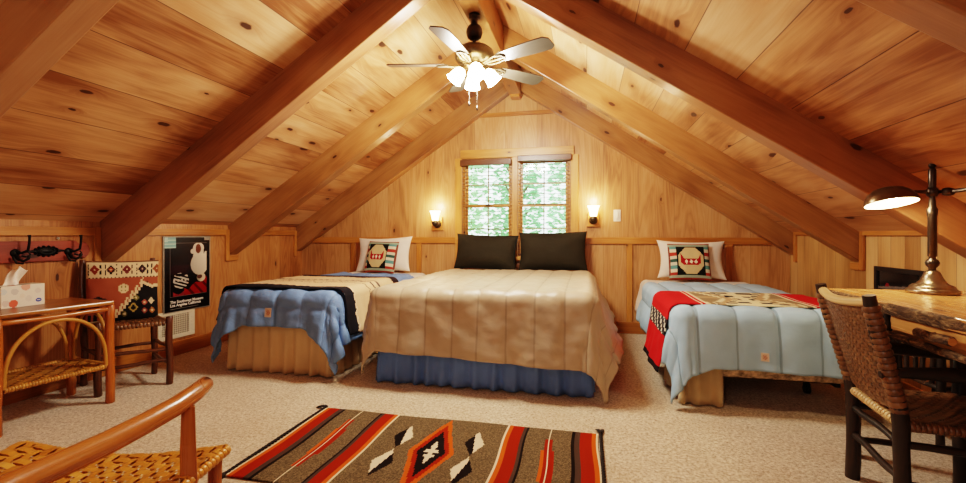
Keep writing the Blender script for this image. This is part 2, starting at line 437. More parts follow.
# knee-wall top trims with the notched frames that wrap round each rafter foot
def knee(side):
    xw, t = (XL, .024) if side < 0 else (XR, -.024)
    a, b = sorted((xw, xw+t)); ys = [r[0] for r in RAFT]
    lo_y = -.4
    bays = []
    for y in ys: bays.append((lo_y, y)); lo_y = y+.14
    for k_, (p, q) in enumerate(bays):
        bx = [((a, p, 1.195), (b, q-.05 if q < 9 else q, 1.262), 1)]
        if k_ < 4: bx.append(((a, q-.055, .905), (b, q-.003, 1.262), 2)); 
        if k_ < 3: bx.append(((a, q-.003, .905), (b, q+.13, .965), 1))
        trim(bx, 'notched wall-top trim on the %s knee wall, bay %s' % ('left' if side < 0 else 'right', ('nearest the viewer', 'before the big rafter', 'beside the bed', 'in the far corner')[k_]))
knee(-1); knee(1)
# baseboards
def base(name, lo, hi, g, label): 
    mb = MB(); mb.box(lo, hi, g); structure(mb.build(name, M_trim, bevel=.006), label, 'baseboard')
base('baseboard_left', (XL, YB, 0), (XL+.022, YF, .14), 1, 'varnished baseboard along the left knee wall')
base('baseboard_right', (XR-.022, YB, 0), (XR, YF, .14), 1, 'varnished baseboard along the right knee wall')
base('baseboard_far', (XL+.022, YF-.022, 0), (XR-.022, YF, .14), 0, 'varnished baseboard along the far gable wall')

# ------------------------------------------------------------------ windows, blinds, trees outside
M_sash = plain('tan_sash_paint', '#a58766', .4, noise_amt=.03)
M_slat = wood('blind_wood', '#3c2212', '#5e3a20', '#7c5432', knots=0, rough=.35, fig=.4)
M_val = wood('valance_wood', '#3c2212', '#623a1e', '#7e5230', knots=0, rough=.35, fig=.4)
def glass():
    N = NT('window_glass'); tr = N.new('BsdfTransparent'); gl = N.new('BsdfGlossy'); gl.inputs['Roughness'].default_value = .02
    tr.inputs[0].default_value = (.95, .98, .96, 1)
    mx = N.new('MixShader'); mx.inputs[0].default_value = .05
    N.t.links.new(tr.outputs[0], mx.inputs[1]); N.t.links.new(gl.outputs[0], mx.inputs[2]); N.t.links.new(mx.outputs[0], N.out.inputs[0]); return N.m
M_glass = glass()
for wi, (a, b) in enumerate(((WX0, WXa), (WXb, WX1))):
    side = ('left', 'right')[wi]
    root = thing('window_%d' % (wi+1), (a, YF+.04, WZ0), '%s double-hung window of the pair above the queen bed' % side, 'window'); root['kind'] = 'structure'
    mb = MB(); y0, y2 = YF+.0, YF+.09
    for lo, hi, g in (((a, y0, WZ0), (a+.03, y2, WZ1), 2), ((b-.03, y0, WZ0), (b, y2, WZ1), 2), ((a+.03, y0, WZ1-.03), (b-.03, y2, WZ1), 0), ((a+.03, y0, WZ0), (b-.03, y2, WZ0+.03), 0)): mb.box(lo, hi, g)
    mb.build('window_frame', M_trimpine, root)
    zm = (WZ0+WZ1)/2+.02
    for k_, (z0, z1, yy) in enumerate(((zm-.015, WZ1-.03, .055), (WZ0+.03, zm+.02, .03))):
        mb = MB(); yy += YF; t = .022; w = .028; x0, x1 = a+.03, b-.03
        for lo, hi, g in (((x0, yy, z0), (x0+w, yy+t, z1), 2), ((x1-w, yy, z0), (x1, yy+t, z1), 2), ((x0+w, yy, z0), (x1-w, yy+t, z0+.034), 0), ((x0+w, yy, z1-.034), (x1-w, yy+t, z1), 0)): mb.box(lo, hi, g)
        s_ = mb.build('sash', M_trimpine, root)
        mb = MB(); xm = (x0+x1)/2; zc = (z0+z1)/2
        mb.box((xm-.007, yy+.004, z0+.034), (xm+.007, yy+.018, z1-.034)); mb.box((x0+w, yy+.004, zc-.007), (x1-w, yy+.018, zc+.007))
        mb.build('muntin', M_sash, s_)
        mb = MB(); mb.add([(x0+w, yy+.012, z0+.034), (x1-w, yy+.012, z0+.034), (x1-w, yy+.012, z1-.034), (x0+w, yy+.012, z1-.034)], [(0, 1, 2, 3)]); mb.build('pane', M_glass, s_)
    mb = MB(); mb.box(((a+b)/2-.03, YF+.012, zm+.004), ((a+b)/2+.03, YF+.03, zm+.022)); mb.build('sash_lock', plain('bronze_lock', '#5a4a30', .4, .7), root, bevel=.004)
    # blind
    br = thing('window_blind', ((a+b)/2, YF-.03, WZ0), 'open wooden slat blind hanging in front of the %s window' % side, 'blind', 'wooden blinds on the windows')
    vz = 2.135-.03*(1-wi)
    mb = MB(); mb.box((a-.02 if wi == 0 else a+.006, YF-.085, vz), (b-.006 if wi == 0 else b+.02, YF-.032, vz+.075), 0); mb.build('valance', M_val, br, bevel=.006)
    mb = MB(); z = vz-.04
    while z > WZ0+.05: mb.box((a+.008, YF-.072, z), (b-.008, YF-.03, z+.003), 0); z -= .047
    mb.build('slats', M_slat, br)
    mb = MB(); mb.box((a+.008, YF-.072, WZ0+.015), (b-.008, YF-.03, WZ0+.035), 0); mb.build('bottom_rail', M_val, br)
    for x in (a+.13, b-.13):
        mb = MB(); mb.tube([(x, YF-.075, vz), (x, YF-.075, WZ0+.03)], .0016, 5); mb.build('ladder_cord', plain('blind_cord', '#8a6a48', .8), br)

def leafmat(nm, c):
    N = NT(nm); d = N.new('BsdfDiffuse'); t = N.new('BsdfTranslucent'); d.inputs[0].default_value = lin(c); t.inputs[0].default_value = lin(c)
    mx = N.new('MixShader'); mx.inputs[0].default_value = .5
    N.t.links.new(d.outputs[0], mx.inputs[1]); N.t.links.new(t.outputs[0], mx.inputs[2]); N.t.links.new(mx.outputs[0], N.out.inputs[0]); return N.m
M_bark_t = plain('tree_bark', '#6b5a48', .9, noise_amt=.2, scale=12)
tl = ['pale sunlit tree seen through the left window', 'leafy green tree seen through both windows behind the mullion', 'bright green tree seen through the right window']
for ti, (x, y, c) in enumerate(((-2.78, 9.8, '#b4dcae'), (-1.5, 9.8, '#a2d2a6'), (-.22, 9.8, '#aedbb2'))):
    root = thing('leafy_tree', (x, y, -2.4), tl[ti], 'tree', 'trees outside the window')
    rnd = random.Random(ti+3); mb = MB()
    for k_ in range(3600):
        px, pz = x+rnd.uniform(-.56, .56), rnd.uniform(-.6, 5.2); py = y+rnd.uniform(-.6, .6)
        q = Matrix.Rotation(rnd.uniform(0, 6.3), 4, 'Z') @ Matrix.Rotation(rnd.uniform(-1.2, 1.2), 4, 'X'); s_ = rnd.uniform(.05, .11)
        V = [Vector((px, py, pz))+q @ Vector(p)*s_ for p in ((-1, 0, 0), (0, -.55, .1), (1, 0, 0), (0, .55, .1))]
        mb.add(V, [(0, 1, 2, 3)])
    mb.build('foliage', leafmat('leaf_%d' % ti, c), root)
    mb = MB(); mb.tube([(x, y, -2.4), (x+.05, y, 0), (x-.04, y, 2.5), (x, y, 4.6)], [.13, .1, .07, .02], 8)
    for k_ in range(8):
        z = rnd.uniform(.2, 3.8); a = rnd.uniform(0, 6.3); mb.tube([(x, y, z), (x+.3*cos(a), y+.3*sin(a), z+.4), (x+.55*cos(a), y+.5*sin(a), z+.6)], [.04, .025, .008], 6)
    mb.build('trunk', M_bark_t, root)
mb = MB(); mb.box((-12, YF+.5, -2.5), (10, 16, -2.4)); structure(mb.build('ground', plain('forest_floor', '#6f8a58', .95, noise_amt=.2, scale=3)), 'shaded ground outside below the window', 'ground')
# ------------------------------------------------------------------ beds
M_mat = cloth('mattress_ticking', '#d9d0c2', wr=.1)
M_floral = plain('box_spring_print', '#c7ad8c', .8, noise_amt=.3, scale=28, stretch=(1, 1, 1.6))
M_steel = plain('dark_bed_frame', '#2b2521', .5, .6)
M_caster = plain('black_caster', '#161412', .5)

def drape_fn(cx, yh, yf, hw, top, r=.07, flare=.22, rip=.025, seed=0, kf=17.0, floor=.012, lump=.012, sflare=None):
    L = yh-yf; f0 = flare; sf = sflare or flare
    def f(s, t, off=0.0):
        sg = 1 if s >= 0 else -1
        ds, dt = max(0, abs(s)-hw), max(0, t-L)
        x, y, z = cx+sg*min(abs(s), hw), yh-min(t, L), top+off
        n1 = noise.noise(Vector((s*2.3+seed, t*2.1, seed*1.7))); n2 = noise.noise(Vector((s*6+seed, t*6, 4.2)))
        d = hypot(ds, dt)
        q_ = min(1, max(0, (L-t)/.5)); fc = f0+(sf-f0)*.5; flare = fc+(sf-fc)*q_*q_*(3-2*q_)
        if dt > 0:
            ca = max(0, 1-atan2(dt, max(ds, 1e-6))/(pi/4)); flare = f0+(fc-f0)*ca*ca*(3-2*ca)
        if d > 0:
            dx, dy = sg*ds/d, -dt/d
            if d < r*pi/2: a = d/r; hx, dz = r*sin(a), r*(1-cos(a))
            else: q = d-r*pi/2; hx, dz = r+flare*q, r+q*sqrt(max(0, 1-flare*flare))
            w = min(1, max(0, dz-.08)/.4)
            if ds > 0 and dt > 0: al = atan2(dt, ds)*.5*sg+s*.5
            else: al = s if dt > 0 else t
            rp = rip*w*(1 if dt > 0 else .45)*(sin(kf*al+seed+2.2*n1)+.45*sin(kf*2.3*al+seed*2+3*n1))
            hx += off+rp+n1*.02*w+n2*.012*min(1, w*2)
            x += dx*hx; y += dy*hx; z = top+off-dz+n2*.006
        else:
            z += n1*lump+n2*lump*.35
        if z < floor+off: z = floor+off+.0
        return Vector((x, y, z))
    f.L = L; f.hw = hw
    return f

def sheet(fn, s0, s1, t0, t1, off, mat, name, step=.02, puff=None, colfn=None, parent=None, solid=.012, edge=0, top_hem=None):
    ns, nt = max(2, int((s1-s0)/step)), max(2, int((t1-t0)/step)); mb = MB(); eps = .004
    def P(u, v):
        s, t = s0+(s1-s0)*u, t0+(t1-t0)*v
        if callable(edge): t = t0+(edge(s)-t0)*v
        p = fn(s, t, off)
        if puff:
            a = fn(s+eps, t, off)-fn(s-eps, t, off); b = fn(s, t+eps, off)-fn(s, t-eps, off); n = a.cross(b)
            if n.length > 1e-9:
                n.normalize(); n = -n if n.z < -.0 and False else n
                p = p + (n if True else n)*-puff(s, t) if False else p+(-n)*puff(s, t)
        if p.z < .008+off: p.z = .008+off
        return p
    mb.grid(P, ns, nt, colfn=(lambda u, v: colfn(s0+(s1-s0)*u, t0+(t1-t0)*v)) if colfn else None)
    return mb.build(name, mat, parent, solid=solid)

def skirt(root, x0, x1, yf, yh, z0, z1, mat, amp=.022, freq=46, seed=1, only=None):
    """gathered cloth hanging round the base; outside face along left side, foot, right side"""
    path = []
    def seg(a, b, nrm):
        n = int(hypot(b[0]-a[0], b[1]-a[1])/.012)
        for i in range(n): t = i/n; path.append((a[0]+(b[0]-a[0])*t, a[1]+(b[1]-a[1])*t, nrm))
    if only is None or 'l' in only: seg((x0, yh), (x0, yf), (-1, 0))
    if only is None or 'f' in only: seg((x0, yf), (x1, yf), (0, -1))
    if only is None or 'r' in only: seg((x1, yf), (x1, yh), (1, 0))
    if only and only[0] == 'corner':
        seg((x0, yf+.5), (x0, yf), (-1, 0)); seg((x0, yf), (x0+only[1], yf), (0, -1))
    mb = MB(); n = len(path)-1
    def P(u, v):
        i = round(u*n); x, y, nr = path[i]; l = i*.012
        q = noise.noise(Vector((l*3.1, seed, 0)))
        w = amp*(.25+.75*v)*(sin(freq*l+4*q)+.4*sin(freq*1.7*l+seed))+.03*v*q
        z = z1+(z0-z1)*v+(.012*q*v)
        return (x+nr[0]*(w+.012*v), y+nr[1]*(w+.012*v), max(z, .006))
    mb.grid(P, n, 8)
    return mb.build('bed_skirt', mat, root, solid=.003)

def bed(name, cx, hw, yf, yh, top, label, skirt_mat, cat='bed', sk=None, zs=.33, headrail=False):
    root = thing(name, (cx, (yf+yh)/2, 0), label, cat)
    mb = MB(); mb.box((cx-hw, yf, .42), (cx+hw, yh, top-.012)); mb.build('mattress', M_mat, root, bevel=.05, seg=4)
    mb = MB(); mb.box((cx-hw+.01, yf+.01, .2), (cx+hw-.01, yh-.01, .418)); mb.build('box_spring', M_floral, root, bevel=.025, seg=3)
    mb = MB()
    for x in (cx-hw+.02, cx+hw-.05): mb.box((x, yf+.06, .165), (x+.03, yh-.04, .198))
    for y in (yf+.15, (yf+yh)/2, yh-.1): mb.box((cx-hw+.05, y-.015, .165), (cx+hw-.05, y+.015, .195))
    mb.build('bed_frame', M_steel, root)
    for x in (cx-hw+.07, cx+hw-.07):
        for y in (yf+.42, yh-.1):
            mb = MB(); mb.tube([(x, y, .165), (x, y, .075)], .014, 8)
            l = mb.build('leg', M_steel, root)
            mb = MB(); mb.tube([(x-.016, y, .034), (x+.016, y, .034)], .033, 14); mb.box((x-.02, y-.012, .04), (x+.02, y+.012, .08)); mb.build('caster', M_caster, l)
    if headrail:
        mb = MB(); mb.box((cx-hw-.03, yh+.005, .78), (cx+hw+.02, yh+.03, .835), 0)
        for x in (cx-hw, cx+hw-.05): mb.box((x, yh+.005, .0), (x+.045, yh+.03, .8), 2)
        mb.build('headboard', M_val, root, bevel=.004)
    if skirt_mat:
        skirt(root, cx-hw-.03, cx+hw+.03, yf-.025, yh-.05, .012, zs+.08, skirt_mat, only=sk, seed=cx)
    return root

M_blue_sk = cloth('navy_bed_skirt', '#6e90c6', .7, wr=.2, sheen=.0)
M_tan_sk = cloth('khaki_bed_skirt', '#d2b68e', .8, wr=.2, sheen=.05)
M_tan_sk2 = cloth('pale_khaki_bed_skirt', '#c9b088', .8, wr=.2)
M_queen = cloth('tan_satin', '#bcab92', .42, sheen=.0, wr=.2, scale=6, spec=.5, seams=True)
M_bluec = cloth('slate_blue_quilt', '#7496c2', .62, sheen=.0, wr=.35, scale=10, seams=True)
M_bluer = cloth('pale_blue_quilt', '#a6c6da', .7, sheen=.0, wr=.2, scale=6, seams=True)
M_white = cloth('white_cotton', '#eadfd2', .8, wr=.25, scale=8)
M_dark = cloth('olive_black_cotton', '#2f2b20', .8, wr=.25, scale=6, sheen=.0, spec=.2)

YH = 5.66
# queen
QX = -.81; QW = .80
bed('queen_bed', QX, QW, 3.42, YH, .735, 'wide queen bed in the middle of the room with a navy blue gathered skirt', M_blue_sk, zs=.30, headrail=True)
fq = drape_fn(QX, YH-.04, 3.42, QW, .755, .09, .13, .014, 1.3, 12, lump=.006, sflare=.42)
def chan(sp, h, ph=0.0, L=0):
    def p(s, t):
        q = abs(sin(pi*(s-ph)/sp)); return h*(q**.35)-h*.5
    return p
def seamcol(sp, ph=0.0, dark=.6):
    def c(s, t):
        d = abs((s-ph)/sp-round((s-ph)/sp))*sp; k = dark if d < .0085 else 1.0; return (k, k, k, 1)
    return c
def wr_puff(base, a1=.010, k1=5.5, sd=0.0):
    def p(s, t):
        w = noise.noise(Vector((s*k1+sd, t*k1*.8, 9.1)))+.5*noise.noise(Vector((s*k1*2.1, t*k1*2.4+sd, 2.1)))
        return base(s, t)+a1*w
    return p
Lq = fq.L
tag(sheet(fq, -QW-.47, QW+.58, .30, Lq+.50, .012, M_queen, 'comforter', .0165, wr_puff(chan(.212, .014, .02), .009, 7.5), seamcol(.212, .02, .78), edge=lambda s: Lq+.56+.02*sin(s*2.2)+.05*max(0, s-.6)),
    'tan satin channel-quilted comforter spread over the queen bed', 'comforter')

# left twin
LX, LW = -2.585, .475
bed('twin_bed', LX, LW, 3.43, YH, .675, 'narrow twin bed by the left knee wall with a gathered khaki skirt', M_tan_sk, zs=.40)
fl = drape_fn(LX, YH-.04, 3.43, LW, .695, .08, .16, .03, 4.1, 21, lump=.01)
Ll = fl.L
def puffl(s, t):
    d = t-Ll
    q = abs(sin(pi*(s-.02)/.25))**.4; e_ = 1.0
    for c in (-.05, .17): e_ = min(e_, min(1, abs(d-c)/.05)**.6)
    return .024*q*e_-.010
def hem_l(s): return Ll+.33+.20*max(0, min(1, (abs(s-.0)-.28)/.35))
tag(sheet(fl, -LW-.42, LW+.46, .52, Ll+.3, .012, M_bluec, 'comforter', .016, wr_puff(puffl, .010, 7, 3.0), seamcol(.25, .02, .8), edge=hem_l),
    'slate blue puffy quilted comforter on the left twin bed', 'comforter')
tag(sheet(fl, -LW-.25, LW+.25, .03, .62, .004, M_white, 'bed_sheet', .03, solid=.003), 'white sheet showing at the head of the left twin bed', 'sheet')
# the rolled upper hem of the comforter and the striped blanket
BLK, CRM, BRN = lin('#15131a'), lin('#d2b48f'), lin('#2c1a1a')
def strip_cols(t0, t1):
    def c(s, t):
        q = (t-t0)/(t1-t0); j = .012*noise.noise(Vector((s*22, t*9, 0)))+.006*sin(s*90)
        q += j
        if q < .13: return BRN
        if q < .30: return CRM
        if .40 < q < .43 or .50 < q < .525 or .60 < q < .615: return lin('#5c4a44')
        if q < .86: return CRM
        if q < .875: return lin('#e0c8a8')
        return BLK
    return c
M_wool = painted('woven_wool', .9, .0, 240, .16, .3)
bt0, bt1 = Ll-1.12, Ll+.0
def skew(fn, k): 
    def g(s, t, off=0.0): return fn(s, t+k*s, off)
    g.L = fn.L; g.hw = fn.hw; return g
tag(sheet(skew(fl, -.02), -LW-.36, LW+.44, bt0, bt1, .045, M_wool, 'striped_blanket', .014, None, strip_cols(bt0, bt1), solid=.008),
    'cream blanket with black stripes laid across the left twin bed', 'blanket')
def badge(fn, s, t, off, w, h, nm):
    def colf(u, v):
        a, b = abs(u-.5), abs(v-.5)
        if a > .40 or b > .40: return lin('#d9c6b0')
        return lin('#a8685a') if hypot(a, b) < .3 and (int(u*9)+int(v*9)) % 3 else lin('#cbb09a')
    mb = MB(); mb.grid(lambda u, v: fn(s+w*(u-.5), t+h*(v-.5), off), 14, 14, colfn=colf)
    return mb.build(nm, M_wool, None)
comL = [o for o in C.objects if o.name.startswith('comforter')][-1]
def as_child(o, par):
    o.parent = par; o.location = Vector(o.location)-Vector(par.location); return o
as_child(badge(fl, -.02, Ll+.245, .052, .06, .075, 'care_patch'), comL)

# right twin
TX, TW = 1.20, .50
bed('twin_bed', TX, TW, 3.45, YH, .645, 'narrow twin bed by the right knee wall with box spring and caster showing below', M_tan_sk2, sk=('corner', .27), zs=.33)
ft = drape_fn(TX, YH-.04, 3.45, TW, .665, .075, .13, .018, 7.7, 13, lump=.008, sflare=.2)
Lt = ft.L
def hem_r(s): return Lt+.43+.10*max(0, min(1, (-s-.36)/.25))+.03*max(0, s)
tag(sheet(ft, -TW-.44, TW+.40, .50, Lt+.4, .012, M_bluer, 'comforter', .016, wr_puff(chan(.25, .026, .045), .006, 5, 6.0), seamcol(.25, .045, .66), edge=hem_r),
    'pale blue channel-quilted comforter on the right twin bed', 'comforter')
comR = [o for o in C.objects if o.name.startswith('comforter')][-1]
as_child(badge(ft, -.045, Lt+.355, .036, .045, .055, 'care_patch'), comR)
tag(sheet(ft, -TW-.40, TW+.30, .03, .60, .004, M_white, 'bed_sheet', .03, solid=.003), 'white sheet showing at the head of the right twin bed', 'sheet')
RED, TAN, GRY, CRE = lin('#c4181c'), lin('#ab906c'), lin('#8a7558'), lin('#d9cba6')
rt0, rt1 = Lt-.80, Lt-.03
def red_cols(s, t):
    q = (t-rt0)/(rt1-rt0); a = abs(s+.02)
    st = floor(s*48)/48; aa = abs(st+.02)
    if a > 1.0:                                   # hem: black edge
        return lin('#1a1416')
    if a > .64 and a < .76:                       # black and white figure band on the hanging side
        z = (floor(t*26)+floor(s*40)) % 4; return (BLK, lin('#d8d0bc'), BLK, lin('#3b3a3c'))[z]
    if a > .335:
        if a < .345 or .365 < a < .372: return lin('#e7c9b4')
        return RED
    if a > .325: return CRE
    qq = floor(q*16)/16
    w = abs((qq-.5))*.30+.06                      # stepped diamond bands
    b = aa-w
    if b < -.03: return BLK if (floor(q*20) % 5 in (1, 2)) and aa > .03 else CRE
    if b < .02: return CRE if floor(q*16) % 2 else BLK
    if b < .07: return TAN
    if q > .86: return (BLK if aa < .2 else GRY) if floor(s*60) % 3 else CRE
    if b < .10: return CRE
    return GRY if floor(q*7) % 3 else TAN
tag(sheet(skew(ft, .03), -TW-.56, TW+.32, rt0, rt1, .034, M_wool, 'patterned_blanket', .011, None, red_cols, solid=.008),
    'red woven blanket with tan and black motifs across the right twin bed', 'blanket')

# ------------------------------------------------------------------ pillows and cushions
def pillow_shape(a, b, T, pinch=.07, pw=2.6, seed=0, wr=.006):
    def f(u, v, sgn):
        u, v = 2*u-1, 2*v-1
        su, sv = sin(u*pi/2), sin(v*pi/2)
        x = a*su*(1-pinch*(1-sv*sv)); y = b*sv*(1-pinch*(1-su*su))
        th = T*(max(0, 1-abs(su)**pw)**.55)*(max(0, 1-abs(sv)**pw)**.55)
        th += wr*noise.noise(Vector((su*3+seed, sv*3, sgn*2)))*(1 if th > .02 else 0)
        return Vector((x, y, sgn*th))
    return f
def pillow(name, loc, w, h, T, tilt, yaw, roll, mat, label, cat, colfn=None, backmat=None, seed=0, group=None, n=26, pinch=.07):
    """stands leaning back: local x = width, local y = height, local z = front"""
    M = Matrix.Translation(loc) @ Matrix.Rotation(yaw, 4, 'Z') @ Matrix.Rotation(R(90)-tilt, 4, 'X') @ Matrix.Rotation(roll, 4, 'Z') @ Matrix.Translation((0, h/2, 0))
    f = pillow_shape(w/2, h/2, T, seed=seed, pinch=pinch); mb = MB()
    mb.grid(lambda u, v: f(u, v, 1), n, n, 0, colfn, M=M); mb.grid(lambda u, v: f(u, v, -1), n, n, 1 if backmat else 0, colfn if not backmat else (lambda u, v: (1, 1, 1, 1)) if colfn else None, M=M, flip=True)
    o = mb.build(name, [mat, backmat] if backmat else mat); tag(o, label, cat, group); o['_m'] = [c for r in M for c in r]; return o

pillow('pillow', (-1.235, 5.47, .765), .80, .46, .13, R(16), R(1), R(-2), M_dark, 'dark olive pillow leaning below the left window on the queen bed', 'pillow', seed=1, group='dark pillows on the queen bed')
pillow('pillow', (-.395, 5.46, .765), .83, .49, .13, R(15), R(-1), R(1), M_dark, 'dark olive pillow leaning below the right window on the queen bed', 'pillow', seed=5, group='dark pillows on the queen bed')
pillow('pillow', (-2.62, 5.49, .715), .80, .47, .10, R(14), R(-4), R(2), M_white, 'white pillow standing at the head of the left twin bed', 'pillow', seed=2, group='white bed pillows', pinch=.10)
pillow('pillow', (1.17, 5.51, .70), .74, .45, .10, R(14), R(2), R(-1), M_white, 'white pillow standing at the head of the right twin bed', 'pillow', seed=8, group='white bed pillows', pinch=.12)

def canoe(strips):
    def c(u, v):
        x, y = u*2-1, v*2-1
        x, y = sin(x*pi/2), sin(y*pi/2)
        if abs(y) > .93: return lin('#8a3a2c')
        if abs(y) > .80: return lin('#93a08c')
        if strips == 2:
            l, r = -.63, .70
        else: l, r = -.80, .50
        if x < l or x > r:
            if abs(x) > .94: return lin('#7a4032')
            k = floor((y+1)*5.5) % 6
            return lin(('#c9bfa8', '#a23a2e', '#d3c8b0', '#5f8f8a', '#cfc4ac', '#35544c')[k])
        cx = (l+r)/2; X = (x-cx)/((r-l)/2); Y = y/.80
        if max(abs(X), abs(Y), (abs(X)+abs(Y))/1.38) > .93: return lin('#14160f')
        yy = Y*.8+.02
        hull = abs(X) < .72 and -.24 < yy < .10+.0 and yy > -.24+max(0, (abs(X)-.5))*.6
        tip = .50 < abs(X) < .72 and .10 <= yy < .10+.32*((abs(X)-.5)/.22)**1.2
        if hull or tip:
            for d in (-.34, 0, .34):
                if abs(X-d)/.13+abs(yy+.06)/.13 < 1: return lin('#e6d8bc')
            return lin('#a3161a')
        return lin('#c9b084')
    return c
M_needle = painted('needlework', .9, .0, 300, .14, .3); M_back = cloth('cushion_back', '#5a3a2c', .85)
pillow('throw_cushion', (1.125, 5.36, .70), .44, .42, .075, R(18), R(1), 0, M_needle, 'needlework cushion with a red canoe leaning on the right twin bed pillow', 'cushion', canoe(2), M_back, 3, 'canoe cushions', 72, .03)
pillow('throw_cushion', (-2.60, 5.345, .715), .44, .42, .075, R(18), R(-5), R(-1), M_needle, 'needlework cushion with a red canoe leaning on the left twin bed pillow', 'cushion', canoe(1), M_back, 4, 'canoe cushions', 72, .03)

# ------------------------------------------------------------------ rug
RC = (-.832, 2.33); RHX, RHY = .905, .445
O_, RD, DKB, WH, FD, GB = lin('#c25a1c'), lin('#8f270c'), lin('#1d1512'), lin('#d6c4a8'), lin('#665741'), lin('#4a3a30')
rr = random.Random(5)
def rugcol(u, v):
    x, y = (u-.5)*2*RHX, (v-.5)*2*RHY; ax = abs(x)
    st = floor(y/.012)*.012
    def fld():
        g = .55+rr.random()*.9; return (FD[0]*g, FD[1]*g, FD[2]*g, 1)
    e = RHX-ax
    if e < .014: return WH
    if e < .036: return O_
    if e < .105: return RD
    if e < .135: return GB
    if e < .152: return DKB
    c = abs(ax-.63); ay = abs(st)
    if c < .005: return WH
    w = .036 if ay < .16 else .020 if ay < .30 else 0
    if c < w: return RD if (x > 0) == (ax-.63 > 0) or c < .018 else O_
    i = ax-.362
    if 0 < i < .013: return WH
    if .013 <= i < .034: return O_
    if .034 <= i < .105: return RD
    if .105 <= i < .118: return GB
    if .118 <= i < .132: return DKB
    if i < 0:
        d = (floor(ax/.007)*.007)/.125+ay/.425
        if d < 1.0:
            if d > .80: return O_
            if d > .60: return RD
            if d > .30: return DKB
            return WH if (ax < .012 or (floor(st/.03) % 2 == 0)) else DKB
        for cy in (.155, -.155):
            xx = ax-.212; yy = st-cy
            if abs(floor(xx/.006)*.006)/.058+abs(yy)/.145 < 1: return WH if (xx*(1 if cy > 0 else -1)*(1 if x > 0 else -1)+yy*.12) > 0 else DKB
    return fld()
M_rug = painted('rug_wool', .95, .0, 420, .3, .5, .1)
def rugp(u, v):
    x, y = RC[0]+(u-.5)*2*RHX, RC[1]+(v-.5)*2*RHY
    return (x+.006*sin(y*9), y+.004*sin(x*7), .012+.004*noise.noise(Vector((x*3, y*3, 0))))
rug = MB().grid(rugp, 300, 150, 0, rugcol).build('woven_rug', M_rug, solid=.009)
tag(rug, 'grey-brown handwoven rug with red stripes and diamond figures on the carpet', 'rug')
M_cord = plain('dark_rug_cord', '#2a2320', .9, noise_amt=.2, scale=200, bump=.3)
for s in (-1, 1):
    x = RC[0]+s*(RHX+.012); mb = MB()
    for ph in (0, pi): mb.tube([(x+.005*sin(i*.9+ph), RC[1]-RHY-.01+i*(2*RHY+.02)/120, .013+.005*cos(i*.9+ph)) for i in range(121)], .006, 6)
    o = mb.build('edge_cord', M_cord, None); as_child(o, rug)
    for yy in (-1, 1):
        mb = MB(); q = random.Random(s+yy*3)
        for k_ in range(12): 
            a = q.uniform(-.5, .5)+(R(90)*yy+(R(70) if yy > 0 and s < 0 else 0)); l = q.uniform(.045, .075); y0 = RC[1]+yy*(RHY+.01)
            mb.tube([(x, y0, .014), (x+cos(a)*l*.5, y0+sin(a)*l*.5, .018), (x+cos(a)*l, y0+sin(a)*l, .006)], [.004, .006, .003], 5)
        mb.tube([(x, y0-.012*yy, .014), (x, y0+.008*yy, .014)], .012, 8)
        as_child(mb.build('tassel', M_cord, None), rug)
# ------------------------------------------------------------------ furniture materials
M_log = wood('peeled_hickory', '#6a3210', '#a85c20', '#c98038', knots=.4, knot_size=.35, rough=.28, fig=.7, coat=.4)
M_logorange = wood('varnished_cedar_log', '#86461a', '#b26c2e', '#ca8c48', knots=.3, knot_size=.4, rough=.28, fig=.8, coat=.25)
M_logdark = wood('dark_stained_hickory', '#381c0f', '#5c341c', '#7c4c2a', knots=.3, knot_size=.35, rough=.35, fig=.7, coat=.3)
M_logblack = wood('bark_covered_pole', '#140d09', '#2a1c13', '#4a3422', knots=.3, knot_size=.4, rough=.5, fig=1.0, coat=.15)
M_cane = wood('cane_strand', '#8a5a22', '#bb8438', '#d6a558', knots=0, rough=.45, fig=.6)
M_cane2 = wood('cane_strand_orange', '#a06020', '#cc8c3a', '#e4b060', knots=0, rough=.35, fig=.6, coat=.2)
M_splint = wood('brown_splint', '#452e1a', '#785436', '#a4835a', knots=0, rough=.4, fig=.7, coat=.2)
M_splintpale = wood('pale_splint', '#9a7648', '#cfae7c', '#e4caa0', knots=0, rough=.5, fig=.6)
M_gap = plain('shadowed_weave_gap', '#1c1109', .9)
M_top = wood('table_top_wood', '#6a3812', '#9c6026', '#b87c3c', knots=.15, knot_size=.4, rough=.3, fig=.7, coat=.2)
M_desk = wood('desk_pine', '#a06a3a', '#d29a60', '#e4b886', knots=.12, knot_size=.4, rough=.25, fig=.6, coat=.4)
def barkmat():
    N = NT('rough_bark'); tc = N.new('TexCoord'); mp = N.new('Mapping'); N.t.links.new(tc.outputs['Object'], mp.inputs[0]); mp.inputs['Scale'].default_value = (40, 18, 60)
    a = N.noise(mp.outputs[0], 1.0, 5.0, .7, 1.2)
    c = N.ramp(a, [(.32, lin('#1f140c')), (.48, lin('#5a4028')), (.60, lin('#8f714c')), (.75, lin('#c4a67a'))])
    return N.bsdf(c, .8, N.bump(a, .9, .02))
M_barkm = barkmat()

def frame_M(origin, facing_deg):
    """local +y = facing direction, local x to its right"""
    return Matrix.Translation(origin) @ Matrix.Rotation(R(facing_deg), 4, 'Z')

